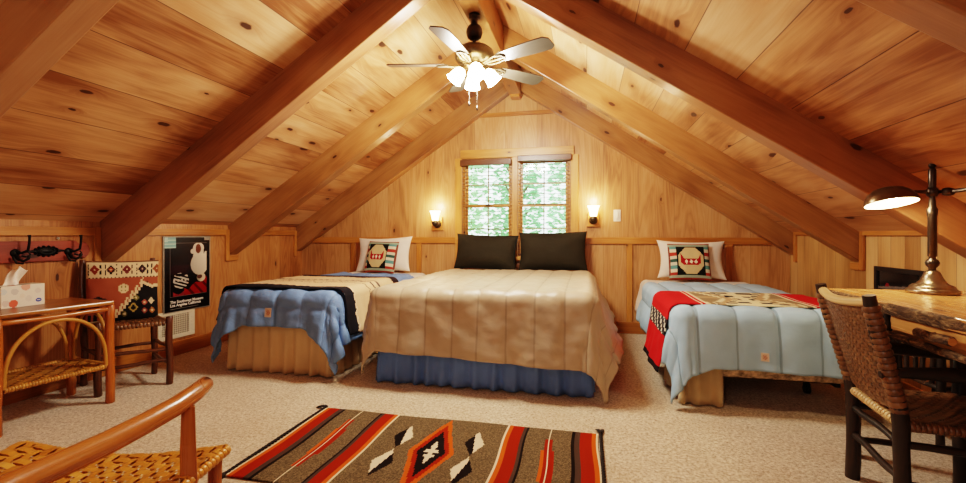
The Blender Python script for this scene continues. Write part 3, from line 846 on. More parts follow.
# ---- end table with the tissue box (left)
p0 = Vector((-3.315, 2.545, 0)); ang = -7.5
MT = Matrix.Translation(p0) @ Matrix.Rotation(R(ang), 4, 'Z')      # local: x toward room, -y along the front to the viewer
tb = thing('side_table', tuple(p0), 'rustic bent-wood side table with a woven lower shelf by the left wall', 'table')
W_, D_, HT = .60, .48, .73
mb = MB(); mb.box((-D_-.0, -W_-.03, HT-.028), (.022, .012, HT), 1, M=MT); mb.build('table_top', M_top, tb, bevel=.008)
for x, y in ((0, 0), (0, -W_), (-D_+.03, 0), (-D_+.03, -W_)):
    mb = MB(); rod(mb, (x-.008, y, 0), (x-.008, y, HT-.03), .027, 12, M=MT, bend=.004); mb.build('leg', M_log, tb)
for a, b in (((-.008, -W_, .672), (-.008, 0, .672)), ((-D_+.03, -W_, .672), (-D_+.03, 0, .672)), ((-D_+.03, 0, .672), (0, 0, .672)), ((-D_+.03, -W_, .672), (0, -W_, .672))):
    mb = MB(); rod(mb, a, b, .017, 9, M=MT); mb.build('rail', M_log, tb)
def arch(mb, a, b, z0, z1, r):
    a, b = Vector(a), Vector(b); pts = []
    for i in range(25):
        t = pi*i/24; q = (1-cos(t))/2; p = a.lerp(b, q); p.z = z0+(z1-z0)*(sin(t)**.75); pts.append(p)
    mb.tube(pts, r, 9, M=MT)
for a, b in (((0, -W_+.03, 0), (0, -.03, 0)), ((-D_+.03, -W_+.03, 0), (-D_+.03, -.03, 0)), ((-D_+.06, 0, 0), (-.035, 0, 0)), ((-D_+.06, -W_, 0), (-.035, -W_, 0))):
    mb = MB(); arch(mb, a, b, .275, .645, .0125); mb.build('arch_brace', M_cane, tb)
mb = MB(); SZ = .268
def pt(u, v): return MT @ Vector((-D_+.05+(D_-.06)*u, -W_+.01+(W_-.02)*v, SZ)), Vector((0, 0, 1))
weave(mb, pt, 16, 20, .005, .82, 2)
wraps(mb, MT @ Vector((0, -W_+.03, SZ)), MT @ Vector((0, -.03, SZ)), .017, 34); wraps(mb, MT @ Vector((-D_+.03, -W_+.03, SZ)), MT @ Vector((-D_+.03, -.03, SZ)), .017, 34)
wraps(mb, MT @ Vector((-D_+.06, 0, SZ)), MT @ Vector((-.03, 0, SZ)), .017, 24); wraps(mb, MT @ Vector((-D_+.06, -W_, SZ)), MT @ Vector((-.03, -W_, SZ)), .017, 24)
mb.build('woven_shelf', M_cane, tb)

# ---- tissue box
M_card = plain('white_card', '#e6dccb', .6, noise_amt=.02)
tx0, tx1, ty0, ty1, tz0, tz1 = -3.715, -3.60, 2.09, 2.325, HT+.001, .872
MB_ = MB(); dots = [(.10, .22, .10, '#d9c6b8'), (.27, .18, .12, '#d8684e'), (.30, .72, .10, '#cfc6ba'), (.55, .92, .13, '#dfa58e'), (.62, .35, .10, '#dcd2c4'), (.84, .68, .09, '#d9cdc0'), (.05, .75, .1, '#cfd3cc'), (.47, .5, .07, '#e4d6c2')]
def tcol(asp):
    def c(u, v):
        for a, b, r_, h in dots:
            if hypot((u-a)*asp, v-b) < r_*1.4: return lin(h)
        return lin('#e6dccb')
    return c
def bface(fn, asp, cf=None): MB_.grid(fn, 46, 26, 0, cf or tcol(asp), smooth=False)
bface(lambda u, v: (tx1, ty0+(ty1-ty0)*u, tz0+(tz1-tz0)*v), 1.7)
bface(lambda u, v: (tx0, ty1-(ty1-ty0)*u, tz0+(tz1-tz0)*v), 1.7)
bface(lambda u, v: (tx1-(tx1-tx0)*u, ty1, tz0+(tz1-tz0)*v), .8)
bface(lambda u, v: (tx0+(tx1-tx0)*u, ty0, tz0+(tz1-tz0)*v), .8)
bface(lambda u, v: (tx1-(tx1-tx0)*v, ty0+(ty1-ty0)*u, tz1), 2.0, lambda u, v: lin('#3a332c') if ((u-.5)/.3)**2+((v-.5)/.16)**2 < 1 else tcol(2)(u, v))
M_print = painted('printed_card', .5, 0, 40, .02, 0, .4)
tbx = tag(MB_.build('tissue_box', M_print), 'white tissue box with pastel dots and a tissue pulled up on the side table', 'tissue box')
mb = MB(); cxx, cyy = (tx0+tx1)/2, (ty0+ty1)/2
def tis(u, v):
    w = (.05-.012*v); s_ = (u-.5)*2
    return Vector((cxx+.018*sin(s_*5+v*3)*(.4+v), cyy-.035+.05*v*v+s_*w*(1-.25*v*abs(s_)), tz1-.005+.125*v-.03*abs(s_)**1.5*v+.006*sin(9*s_+4*v)))
mb.grid(tis, 20, 16); as_child(mb.build('tissue', plain('tissue_paper', '#f1e8dc', .9, noise_amt=.03), solid=.001), tbx)
mb = MB(); V = [(tx1+.0012, ty1-.035+.017*cos(2*pi*k_/24), tz0+.033+.013*sin(2*pi*k_/24)) for k_ in range(24)]; mb.add(V, [tuple(range(24))])
lg = mb.build('brand_oval', plain('blue_print', '#2f4d9c', .5, noise_amt=.0)); as_child(lg, tbx); 
mb = MB(); mb.box((tx1+.0012, ty1-.045, tz0+.031), (tx1+.002, ty1-.026, tz0+.036)); as_child(mb.build('oval_lettering', M_card), tbx)

# ---- rustic side chair with cushion (left)
fr, fl_, br_, bl_ = Vector((-3.27, 2.97, 0)), Vector((-3.53, 2.618, 0)), Vector((-3.64, 3.16, 0)), Vector((-3.90, 2.785, 0))
ch = thing('side_chair', ((fr+bl_)/2), 'reddish rustic log chair with a woven seat standing between the side table and poster', 'chair')
up = Vector((0, 0, 1)); back = (br_-fr).normalized(); SH = .50
for p in (fr, fl_): mb = MB(); rod(mb, p, p+up*.545, .024, 11); mb.build('leg', M_logdark, ch)
for p in (br_, bl_): mb = MB(); pts = [p-back*.0, p+up*.5, p+up*1.0+back*.05]; rod(mb, pts[0], pts[1], .024, 11); rod(mb, pts[1]-up*.01, pts[2], .023, 11, taper=.15); mb.build('leg', M_logdark, ch)
for a, b, zs_ in ((fr, fl_, (.29, .2)), (br_, bl_, (.27,)), (fr, br_, (.30, .17)), (fl_, bl_, (.30, .17))):
    for z in zs_: mb = MB(); rod(mb, a+up*z, b+up*z, .014, 9); mb.build('rung', M_logdark, ch)
for z in (.70, .96):
    mb = MB(); o_ = back*(.05*(z-.5)/.5); rod(mb, br_+up*z+o_, bl_+up*z+o_, .017, 9); mb.build('back_rail', M_logdark, ch)
mb = MB()
def pc(u, v): return (fl_.lerp(fr, v)).lerp(bl_.lerp(br_, v), u)+up*(SH-.018*sin(pi*u)*sin(pi*v)), up
weave(mb, pc, 13, 13, .006, .84, 2)
for a, b in ((fl_, fr), (bl_, br_), (fl_, bl_), (fr, br_)): wraps(mb, a.lerp(b, .06)+up*(SH-.004), a.lerp(b, .94)+up*(SH-.004), .019, 16, .85)
mb.build('seat', M_splint, ch)

def kilim(u, v):
    x, y = u, v
    x, y = (sin((u*2-1)*pi/2)+1)/2, (sin((v*2-1)*pi/2)+1)/2
    cr, ru, bk, db = lin('#d2ba94'), lin('#965036'), lin('#17110f'), lin('#3a2020')
    def dia(cx, cy, rx, ry): return abs(x-cx)/rx+abs(y-cy)/ry
    if y > .70:
        if y > .975: return lin('#6d4a30')
        if y < .725: return db if int(x*40) % 2 else cr
        k_ = (x*4.6) % 1; i = int(x*4.6)
        d = abs(k_-.5)/.30+abs(y-.85)/.085
        inner = (lin('#7a3320'), lin('#9a4a28'), lin('#6a2b26'), lin('#57323c'), lin('#8a4a2a'))[i % 5]
        if d < .55: return cr if d < .18 else inner
        if d < 1: return bk if i % 2 else inner
        hk = hypot((k_-(.14 if k_ < .5 else .86))/.7, (y-(.90 if y > .85 else .80))*1.35)
        if .028 < hk < .062: return bk
        return cr
    edge = .12+.60*max(0, (x-.28)/.55) if x < .83 else .72-.9*(x-.83)
    stp = floor(x*30)/30; edge = .02+.62*max(0, (stp-.35)/.42) if stp < .77 else .64-.50*(stp-.77) if stp < .90 else .575+.2*(stp-.90)
    if y < edge-.05:
        if dia(.64, .20, .07, .09) < 1: return lin('#a58d4a') if dia(.64, .20, .045, .05) > 1 else bk
        for cx, cy, c in ((.80, .28, '#a85a48'), (.80, .14, '#8f4a40'), (.90, .30, '#d0bc98'), (.91, .14, '#a56a3a'), (.52, .10, '#6a6030'), (.68, .36, '#7a7440')):
            d = dia(cx, cy, .045, .06)
            if d < 1: return lin(c) if d > .45 else cr
        return bk
    if y < edge: return cr
    if x < .80 and y < edge+.09 and x > .36:
        k_ = (x*14) % 1
        if .25 < k_ < .75 and y < edge+.07: return cr
        if y > edge+.045 and k_ < .9: return cr if k_ > .15 else ru
    d = hypot((x-.50)*1.0, (y-.52)*.95)
    if d < .075: return cr if d > .05 or abs(x-.5) < .012 or abs(y-.52) < .012 else lin('#7a7440')
    d = dia(.83, .53, .085, .11)
    if d < 1: return bk if d > .62 else (lin('#8f3c22') if d > .35 else cr)
    if y > .22 and x < .30 and dia(.16, .33, .16, .09) < 1: return bk if int(x*34+y*20) % 3 else db
    if x < .36 and y < .12: return bk if int(x*26) % 2 else ru
    return ru
mid = (br_+bl_)/2; yaw = atan2((fr-fl_).y, (fr-fl_).x)
pos = mid-back*.075+up*(SH-.005)
pillow('kilim_cushion', tuple(pos), .475, .50, .055, R(9), yaw, R(-1), M_needle, 'rust and cream kilim cushion propped on the rustic side chair', 'cushion', kilim, M_back, 6, None, 88, .03)

# ---- coat rack
cr_ = thing('coat_rack', (XL, 2.45, 1.08), 'red-brown painted board coat rack with black iron hooks on the left wall', 'coat rack')
prof = [(1.98, 1.0), (2.78, 1.0), (2.80, 1.022), (2.85, 1.012), (2.875, 1.04), (2.885, 1.075), (2.878, 1.11), (2.855, 1.14), (2.81, 1.128), (2.78, 1.155), (1.98, 1.155)]
mb = MB(); mb.prism(prof, XL+.001, XL+.028, 0); mb.build('back_board', wood('red_stained_board', '#521c12', '#8e3c26', '#a44e34', knots=.1, rough=.4, fig=.6, coat=.2), cr_, bevel=.006)
M_iron = plain('black_cast_iron', '#16130f', .45, .6, noise_amt=.15, bump=.2)
for hy in (2.405, 2.745):
    mb = MB(); xw = XL+.03
    mb.lathe([(0, .012), (.022, .008), (.03, 0), (.03, -.002)], 16, Matrix.Translation((xw, hy-.02, 1.07)) @ Matrix.Rotation(R(90), 4, 'Y'))
    mb.tube([(xw+.004, hy-.02, 1.085), (xw+.03, hy+.0, 1.07), (xw+.055, hy+.022, 1.09), (xw+.06, hy+.026, 1.14), (xw+.062, hy+.027, 1.185), (xw+.058, hy+.027, 1.198)], [.010, .010, .009, .008, .008, .012], 8)
    mb.tube([(xw+.004, hy-.02, 1.06), (xw+.03, hy-.02, 1.025), (xw+.06, hy-.01, 1.012), (xw+.075, hy+.012, 1.03), (xw+.07, hy+.02, 1.05)], [.011, .010, .009, .009, .012], 8)
    mb.tube([(xw+.01, hy+.01, 1.05), (xw+.03, hy+.035, 1.04), (xw+.035, hy+.05, 1.06), (xw+.03, hy+.04, 1.075)], .006, 7)
    mb.tube([(xw+.02, hy-.045, 1.045), (xw+.03, hy-.03, 1.0), (xw+.05, hy+.0, .995)], .007, 7)
    mb.build('hook', M_iron, cr_)
mb = MB(); my = 2.575; xw = XL+.028
mb.lathe([(0, .02), (.45, .018), (.6, .012), (.62, .018), (.8, .018), (.85, .008), (1, .006), (1, 0)], 28, Matrix.Translation((xw, my, 1.078)) @ Matrix.Rotation(R(90), 4, 'Y') @ Matrix.Diagonal((.033, .07, 1, 1)))
for k_ in range(14):
    a = 2*pi*k_/14; mb.lathe([(0, .014), (.008, .010), (.011, 0)], 8, Matrix.Translation((xw, my+.075*cos(a), 1.078+.035*sin(a))) @ Matrix.Rotation(R(90), 4, 'Y'))
for s_ in (-1, 1): mb.tube([(xw+.004, my+s_*.07, 1.078), (xw+.006, my+s_*.10, 1.08), (xw+.004, my+s_*.135, 1.076)], [.012, .008, .003], 8)
mb.build('medallion', M_iron, cr_)
mb = MB(); mb.tube([(XL+.012, 2.66, 1.172), (XL+.016, 2.66, 1.185), (XL+.016, 2.668, 1.178), (XL+.012, 2.668, 1.165)], .004, 6); mb.lathe([(0, .006), (.006, .004), (.006, 0)], 10, Matrix.Translation((XL+.008, 2.66, 1.17))); mb.build('hanging_ring', plain('pale_metal', '#cfc8ba', .3, .8), cr_)

# ---- poster
PY0, PY1, PZ0, PZ1 = 3.555, 4.105, .435, 1.18
def poster(u, v):
    y, z = u, v; bk = lin('#0d0b0c'); x = u
    if x < .012 or x > .988 or z < .008 or z > .992: return lin('#8a8478')
    if z > .85 and x < .24: return lin('#7fa8a0') if (z < .93 or x > .08) and floor(z*60) % 3 else lin('#a9c4b8')
    if z > .955 and x > .86: return lin('#9a8f80')
    fx, fz = (x-.12)/.80, (z-.20)/.72
    if not (0 <= fx <= 1 and 0 <= fz <= 1): return bk
    if min(fx, 1-fx)*.8 < .007 or min(fz, 1-fz)*.72 < .006: return lin('#6a5f58')
    def sh(c, k_): return (c[0]*k_, c[1]*k_, c[2]*k_, 1)
    # jug
    d = hypot((x-.755)/.20, (z-.62)/.155)
    nk = abs(x-.73) < .115+.10*max(0, .80-z) and .70 < z < .835
    lip = hypot((x-.73)/.125, (z-.845)/.075) < 1
    hole = hypot((x-.725)/.062, (z-.835)/.066) < 1
    ear = hypot((x-.90)/.05, (z-.745)/.05) < 1 or hypot((x-.60)/.05, (z-.80)/.035) < 1
    if hole: return lin('#6b3a28')
    if d < 1 or nk or lip or ear:
        k_ = .35+.65*max(0, min(1, .55+(x-.62)*1.6+(z-.62)*1.2)); return sh(lin('#d8cab6'), k_)
    # mug
    a, b = (x-.35)/.165, (z-.405)/.105
    if hypot(a, b) < 1 or hypot(a*1.15, (z-.47)/.045) < 1:
        ba = floor((z+.25*(x-.3))*42) % 2; sq = floor(x*26) % 2
        if hypot((x-.34)/.11, (z-.487)/.020) < 1: return lin('#1c1614')
        return sh(lin('#cfc6b8'), .75) if (ba or (z > .40 and sq and z < .43)) else bk
    if hypot((x-.79)/.10, (z-.43)/.062) < 1: return sh(lin('#cdb9a0'), .5+.5*min(1, max(0, (x-.7)/.12))) if hypot((x-.755)/.06, (z-.44)/.03) > 1 else lin('#5a3a30')
    cl = .30+.12*max(0, (x-.50)/.40)+.02*sin(x*22)
    if z < cl and x > .42: return lin('#8a1414') if sin(x*30+z*40) < .5 else lin('#4f0c0e')
    if z < .26+.03*sin(x*16) and x < .42 and z > .205: return lin('#7a2428') if x > .18 else bk
    if z < .62 and x < .5 and z > .5: return lin('#2a1216')
    if x > .3 and z > .5: return lin('#171012')
    return bk
po = thing('poster', (XL, (PY0+PY1)/2, (PZ0+PZ1)/2), 'black museum poster of pale pottery hanging on the left wall above the vent', 'poster')
mb = MB(); mb.grid(lambda u, v: (XL+.017, PY0+(PY1-PY0)*u, PZ0+(PZ1-PZ0)*v), 132, 176, 0, poster, smooth=False)
mb.build('print', painted('poster_print', .22, 0, 40, .02, 0, .5), po)
mb = MB(); mb.box((XL+.002, PY0-.006, PZ0-.006), (XL+.0155, PY1+.006, PZ1+.006)); mb.build('mount', plain('silver_edge', '#a8a296', .35, .6), po, bevel=.002)
def text(body, loc, size, rot, mat, par, name, ext=.0006, font_scale=1.0, align='LEFT'):
    cu = bpy.data.curves.new(name, 'FONT'); cu.body = body; cu.size = size; cu.extrude = ext; cu.align_x = align; cu.offset = .0008
    t = bpy.data.objects.new(name, cu); C.objects.link(t); bpy.context.view_layer.update()
    me = bpy.data.meshes.new_from_object(t.evaluated_get(bpy.context.evaluated_depsgraph_get())); bpy.data.objects.remove(t)
    o = bpy.data.objects.new(name, me); C.objects.link(o); me.materials.clear(); me.materials.append(mat)
    me.transform(Matrix.Translation(loc) @ rot); o.location = (0, 0, 0)
    off = Vector(par['_o']); me.transform(Matrix.Translation(-off)); o.parent = par; return o
M_ink = plain('white_print', '#e8e2d6', .5, noise_amt=0)
rt = Matrix.Rotation(R(90), 4, 'Z') @ Matrix.Rotation(R(90), 4, 'X')
text('The Southwest Museum', (XL+.0175, PY0+.068, PZ0+.085), .040, rt, M_ink, po, 'lettering')
text('Los Angeles California', (XL+.0175, PY0+.068, PZ0+.052), .040, rt, M_ink, po, 'lettering')
mb = MB(); mb.box((XL+.017, PY0+.07, PZ0+.027), (XL+.0176, PY0+.40, PZ0+.031)); mb.build('fine_print', plain('grey_print', '#8a857c', .5, noise_amt=0), po)

# ---- wall vent
vt = thing('wall_vent', (XL, 3.72, .30), 'white metal air vent grille low on the left wall', 'vent')
VY0, VY1, VZ0, VZ1 = 3.50, 3.915, .168, .446
M_vw = plain('white_vent_enamel', '#d9ceb6', .5, noise_amt=.04)
mb = MB(); t = .042
for lo, hi in (((XL, VY0, VZ0), (XL+.014, VY1, VZ0+t)), ((XL, VY0, VZ1-t), (XL+.014, VY1, VZ1)), ((XL, VY0, VZ0+t), (XL+.014, VY0+t, VZ1-t)), ((XL, VY1-t-.03, VZ0+t), (XL+.014, VY1, VZ1-t))): mb.box(lo, hi)
mb.build('frame', M_vw, vt, bevel=.004)
mb = MB(); mb.box((XL+.0005, VY0+t, VZ0+t), (XL+.002, VY1-t-.03, VZ1-t)); mb.build('duct_shade_sheet', plain('duct_shade', '#3a3020', .9), vt)  # flat dark sheet, its colour stands in for shade inside the duct
mb = MB(); y = VY0+t+.012
while y < VY1-t-.035: mb.box((XL+.003, y, VZ0+t), (XL+.008, y+.008, VZ1-t)); y += .022
z = VZ0+t+.012
while z < VZ1-t-.004: mb.box((XL+.004, VY0+t, z), (XL+.011, VY1-t-.03, z+.006)); z += .021
mb.build('grille', M_vw, vt)

# ---- foreground log armchair
AF = Vector((-1.315, 1.435, .40)); AL = Vector((-2.10, 1.285, .40)); dv = (AF-AL).normalized(); bk_ = Vector((dv.y, -dv.x, 0))
BR, BL = AF+bk_*.88, AL+bk_*.88
ac = thing('log_armchair', tuple(((AF+BL)/2).xy)+(0,), 'varnished log armchair with a woven rush seat, nearest thing at the bottom left', 'chair')
mb = MB()
def pa(u, v):
    p = AL.lerp(AF, v).lerp(BL.lerp(BR, v), u); return p+Vector((0, 0, .012-.045*sin(pi*v)*(1-.15*u)-.01*sin(pi*u))), Vector((0, 0, 1))
weave(mb, pa, 27, 26, .0065, .84, 2)
n_ = 44
for i in range(n_):
    a, b = pa(0, i/n_)[0], pa(0, (i+.9)/n_)[0]; a, b = a+Vector((0, 0, -.018)), b+Vector((0, 0, -.018)); mb.tube([a, a.lerp(b, .3), a.lerp(b, .7), b], [.0175, .020, .020, .0175], 9)
for i in range(40):
    for v_ in (0, 1):
        a, b = pa(i/40, v_)[0], pa((i+.9)/40, v_)[0]; a, b = a+Vector((0, 0, -.018)), b+Vector((0, 0, -.018)); mb.tube([a, a.lerp(b, .3), a.lerp(b, .7), b], [.016, .0185, .0185, .016], 8)
mb.build('seat', M_cane2, ac)
mb = MB(); ap = [(-1.20, .545, .63), (-1.255, .65, .628), (-1.287, .76, .622), (-1.290, .87, .622), (-1.292, .98, .624), (-1.300, 1.10, .630), (-1.312, 1.21, .637), (-1.338, 1.31, .645), (-1.375, 1.395, .648), (-1.382, 1.408, .649)]
mb.tube(ap, [.033, .033, .033, .033, .033, .032, .032, .031, .028, .018], 16); mb.build('arm', M_logorange, ac)
mb = MB(); mb.tube([(-1.278, 1.235, .0), (-1.285, 1.24, .30), (-1.30, 1.25, .50), (-1.312, 1.262, .618)], [.036, .036, .032, .027], 4, smooth=False, flat=1.0); mb.build('arm_post', M_logorange, ac, bevel=.006)
for p in (AF+bk_*.03-dv*.025, AL+bk_*.03+dv*.03): mb = MB(); rod(mb, (p.x, p.y, 0), (p.x, p.y, .385), .024, 11); mb.build('leg', M_logorange, ac)
for p in (BR, BL):
    mb = MB(); q = p+bk_*.16; rod(mb, (p.x, p.y, 0), (p.x, p.y, .42), .027, 11); rod(mb, (p.x, p.y, .40), (q.x, q.y, 1.05), .026, 11); mb.build('leg', M_logorange, ac)
for z in (.55, .78, 1.0):
    mb = MB(); q = bk_*(.16*(z-.4)/.65); a, b = BR+q, BL+q; rod(mb, (a.x, a.y, z), (b.x, b.y, z), .018, 10); mb.build('back_rail', M_logorange, ac)
for a, b in ((AF, AL), (AF, BR), (AL, BL)):
    mb = MB(); a2 = a+bk_*.03-dv*.025 if a is AF else a+bk_*.03+dv*.03; b2 = b if b is not AL else AL+bk_*.03+dv*.03; rod(mb, (a2.x, a2.y, .2), (b2.x, b2.y, .2), .015, 9); mb.build('stretcher', M_logorange, ac)

# ---- desk with bark edge (right)
DZ, DX, DY1, DY0, DB = .90, 1.285, 2.915, .95, 2.215
dk = thing('writing_desk', ((DX+DB)/2, (DY0+DY1)/2, 0), 'pine slab writing desk with a rough bark edge along the right wall', 'desk')
mb = MB(); mb.box((DX+.012, DY0, DZ-.05), (DB, DY1, DZ), 1); top = mb.build('desktop', M_desk, dk, bevel=.003)
mb = MB(); nseg = 150
def be(u, v):
    y = DY0+(DY1-DY0)*u; a = pi*(v-.0); prof = sin(pi*v)
    b = .012*prof+.006*noise.noise(Vector((y*9, v*3, 1)))+.005*noise.noise(Vector((y*40, v*8, 2)))*prof
    return (DX+.014-max(-.002, b)-.008*noise.noise(Vector((y*3, 0, 5))), y, DZ+.0012-.052*v)
mb.grid(be, 240, 12); 
def be2(u, v):
    x = DX+.012+(DB-DX-.012)*u; b = .010*sin(pi*v)+.008*noise.noise(Vector((x*14, v*3, 1)))
    return (x, DY1+max(-.001, b), DZ+.001-.054*v)
mb.grid(be2, 60, 10); mb.build('bark_edge', M_barkm, top)
zr0, zr1 = .745, .778
mb = MB(); mb.grid(lambda u, v: (1.302+.015*cos(2*pi*v)*(1+.25*noise.noise(Vector((u*40, v*3, 0)))), DY0+.1+(DY1-.2-DY0)*u, (zr0+zr1)/2+.016*sin(2*pi*v)*(1+.25*noise.noise(Vector((u*40, v*3, 7))))), 160, 12); mb.build('lower_rail', M_barkm, dk)
mb = MB(); mb.box((1.345, DY0+.1, zr0+.005), (1.365, DY1-.1, DZ-.052), 1); mb.box((1.345, DY1-.12, zr0), (DB-.05, DY1-.10, DZ-.052), 0); mb.build('apron', M_desk, dk)
for y in (2.37, 2.83, 1.5, 1.02): mb = MB(); rod(mb, (1.308, y, zr1-.02), (1.308, y, DZ-.05), .020, 9); mb.build('stub_post', M_logblack if y == 2.37 else M_barkm, dk)
mb = MB(); mb.box((1.312, 1.53, zr1+.008), (1.343, 2.34, DZ-.056), 1); dr = mb.build('drawer', M_desk, dk, bevel=.003)
mb = MB(); rod(mb, (1.278, 1.945, .816), (1.278, 2.125, .816), .018, 12); rod(mb, (1.278, 1.99, .816), (1.315, 1.99, .816), .009, 8); rod(mb, (1.278, 2.08, .816), (1.315, 2.08, .816), .009, 8)
hd = mb.build('handle', M_barkm, dr)
mb = MB(); mb.tube([(1.278, 1.9435, .816), (1.278, 1.946, .816)], .0135, 14); mb.build('handle_end', M_desk, hd)
for x, y in ((1.42, 2.84), (1.37, 1.04), (2.16, 1.04), (1.94, 2.85)): mb = MB(); rod(mb, (x, y, 0), (x, y, DZ-.055), .032, 11, jit=.14); mb.build('leg', M_barkm, dk)

# ---- dark spindle-backed rack under the desk
rk = thing('spindle_stand', (2.05, 3.22, 0), 'dark spindle-sided stand by the right wall, glimpsed beneath the writing desk', 'stand')
for y in (3.02, 3.42):
    for x in (1.93, 2.16): mb = MB(); rod(mb, (x, y, 0), (x, y, .655), .02, 9); mb.build('post', M_logblack, rk)
for x in (1.93, 2.16):
    for z in (.15, .34, .62): mb = MB(); rod(mb, (x, 3.02, z), (x, 3.42, z), .015, 8); mb.build('rail', M_logblack, rk)
    for k_ in range(5): mb = MB(); y = 3.085+k_*.068; rod(mb, (x, y, .34), (x, y, .62), .013, 8); mb.build('spindle', M_logblack, rk)
for y in (3.02, 3.42): mb = MB(); rod(mb, (1.93, y, .34), (2.16, y, .34), .014, 8); mb.build('rail', M_logblack, rk)
mb = MB(); mb.box((1.94, 3.03, .325), (2.15, 3.41, .338), 1); mb.build('shelf', M_logdark, rk)

# ---- desk chair
Bf, Bn, Ff, Fn = Vector((1.285, 2.575, 0)), Vector((1.235, 2.135, 0)), Vector((1.715, 2.56, 0)), Vector((1.665, 2.10, 0))
Tf, Tn = Vector((1.142, 2.575, .955)), Vector((1.118, 2.135, .955)); ZS = .44
dc = thing('desk_chair', ((Bf+Fn)/2), 'dark pole armchair with a brown woven back and seat pulled up to the writing desk', 'chair')
for b, t_ in ((Bf, Tf), (Bn, Tn)):
    mb = MB(); m = b+up*(ZS+.02); pts, rad = [], []
    for i in range(13):
        q = i/12
        p = b.lerp(m, q/.45) if q < .45 else m.lerp(t_, (q-.45)/.55); pts.append(p+Vector((.004*sin(q*13), .004*cos(q*9), 0))); rad.append(.03*(1-.18*q)*(1+.06*sin(q*17)))
    mb.tube(pts, rad, 12); mb.build('leg', M_logblack, dc)
for p in (Ff, Fn): mb = MB(); rod(mb, p, p+up*.615, .028, 12, taper=.1); mb.build('leg', M_logblack, dc)
for b, f_ in ((Bf, Ff), (Bn, Fn)):
    mb = MB(); pts = [b+Vector((-.075, 0, .635)), b+Vector((.02, 0, .648)), b.lerp(f_, .35)+up*.652, b.lerp(f_, .75)+up*.642, f_+Vector((.05, 0, .63)), f_+Vector((.085, 0, .626))]
    mb.tube(pts, [.014, .022, .029, .029, .024, .012], 12, flat=1.0); mb.build('arm', M_logblack, dc)
for a, b, zs_ in ((Bf, Bn, (.22,)), (Bf, Ff, (.19, .36)), (Bn, Fn, (.20, .36)), (Ff, Fn, (.27, .36)), (Bf, Bn, (.355,))):
    for z in zs_: mb = MB(); rod(mb, a+up*z, b+up*z, .015, 9); mb.build('rung', M_logblack, dc)
mb = MB()
def ps(u, v):
    p = Bf.lerp(Bn, v).lerp(Ff.lerp(Fn, v), u); return p+up*(ZS+.012-.02*sin(pi*v)*sin(pi*u)), up
weave(mb, ps, 22, 22, .0035, .95, 2)
for a, b in ((Ff, Fn), (Bf, Ff), (Bn, Fn)): wraps(mb, a.lerp(b, .05)+up*(ZS-.006), a.lerp(b, .95)+up*(ZS-.006), .02, 22, .95)
seat = mb.build('seat', M_splint, dc)
mb = MB(); wraps(mb, Bf.lerp(Bn, .05)+up*(ZS-.002), Bf.lerp(Bn, .95)+up*(ZS-.002), .021, 16, .72); mb.build('pale_wrapped_edge', M_splintpale, seat)
mb = MB(); m1, m2 = Bf+up*(ZS+.02), Bn+up*(ZS+.02)
def pb(u, v):
    q = .05+.87*u; p = m1.lerp(Tf, q).lerp(m2.lerp(Tn, q), v); bow = -.028*sin(pi*v); return p+Vector((bow, 0, -.02*sin(pi*v)*u)), Vector((-1, 0, -.15)).normalized()
weave(mb, pb, 30, 24, .0035, .96, 2)
for v_ in (0, 1):
    for i in range(17):
        a, b = pb(i/17, v_)[0], pb((i+.92)/17, v_)[0]; mb.tube([a, a.lerp(b, .3), a.lerp(b, .7), b], [.028, .0315, .0315, .028], 10)
mb.build('backrest', M_splint, dc)
mb = MB(); pts = [pb(1.0, v/10)[0]+Vector((0, 0, .012)) for v in range(11)]
mb.tube(pts, .02, 10); mb.build('top_rail', M_splintpale, dc)

# ---- dark framed picture on right wall
pf = thing('wall_picture', (XR, 3.92, .75), 'black glossy framed picture low on the right wall behind the desk lamp', 'picture')
mb = MB(); y0, y1_, z0, z1 = 3.64, 4.18, .60, .955
for lo, hi in (((XR-.022, y0, z0), (XR-.001, y0+.035, z1)), ((XR-.022, y1_-.035, z0), (XR-.001, y1_, z1)), ((XR-.022, y0+.035, z1-.035), (XR-.001, y1_-.035, z1)), ((XR-.022, y0+.035, z0), (XR-.001, y1_-.035, z0+.035))): mb.box(lo, hi)
mb.build('frame', plain('black_frame', '#1c1716', .35, noise_amt=.02), pf, bevel=.003)
def dpic(u, v):
    if abs(v-.62-.16*(u-.5)) < .03 or abs(v-.52+.1*(u-.5)) < .02: return lin('#6b5f55')
    if (u-.24)**2*4+(v-.6)**2 < .012: return lin('#7a1f24')
    return lin('#1d1816') if v > .3 else lin('#2a211c')
mb = MB(); mb.grid(lambda u, v: (XR-.010, y1_-.035-(y1_-y0-.07)*u, z0+.035+(z1-z0-.07)*v), 60, 40, 0, dpic, smooth=False); mb.build('print', painted('dark_print', .1, 0, 40, .02, 0, .6), pf)
# ------------------------------------------------------------------ lamps and fittings
M_bronze = plain('aged_bronze', '#5f5240', .38, .75, noise_amt=.12, scale=30)
M_dkbronze = plain('dark_bronze', '#2a1d16', .4, .6)
M_brass = plain('antique_brass', '#8c7c68', .28, .9, noise_amt=.08, scale=40)
M_pewter = plain('dark_pewter', '#4a4038', .32, .85, noise_amt=.08, scale=40)
M_blade = wood('whitewashed_blade', '#3a332a', '#4e463b', '#62584c', knots=0, rough=.35, fig=.5)
M_bladeedge = plain('blade_edge', '#4a3626', .5)
M_shadeF = emis('lit_fan_glass', '#ffe2b0', 70)
M_shadeS = emis('lit_sconce_glass', '#ffd79a', 26)
M_bulb = emis('lit_bulb', '#ffe0a8', 130)

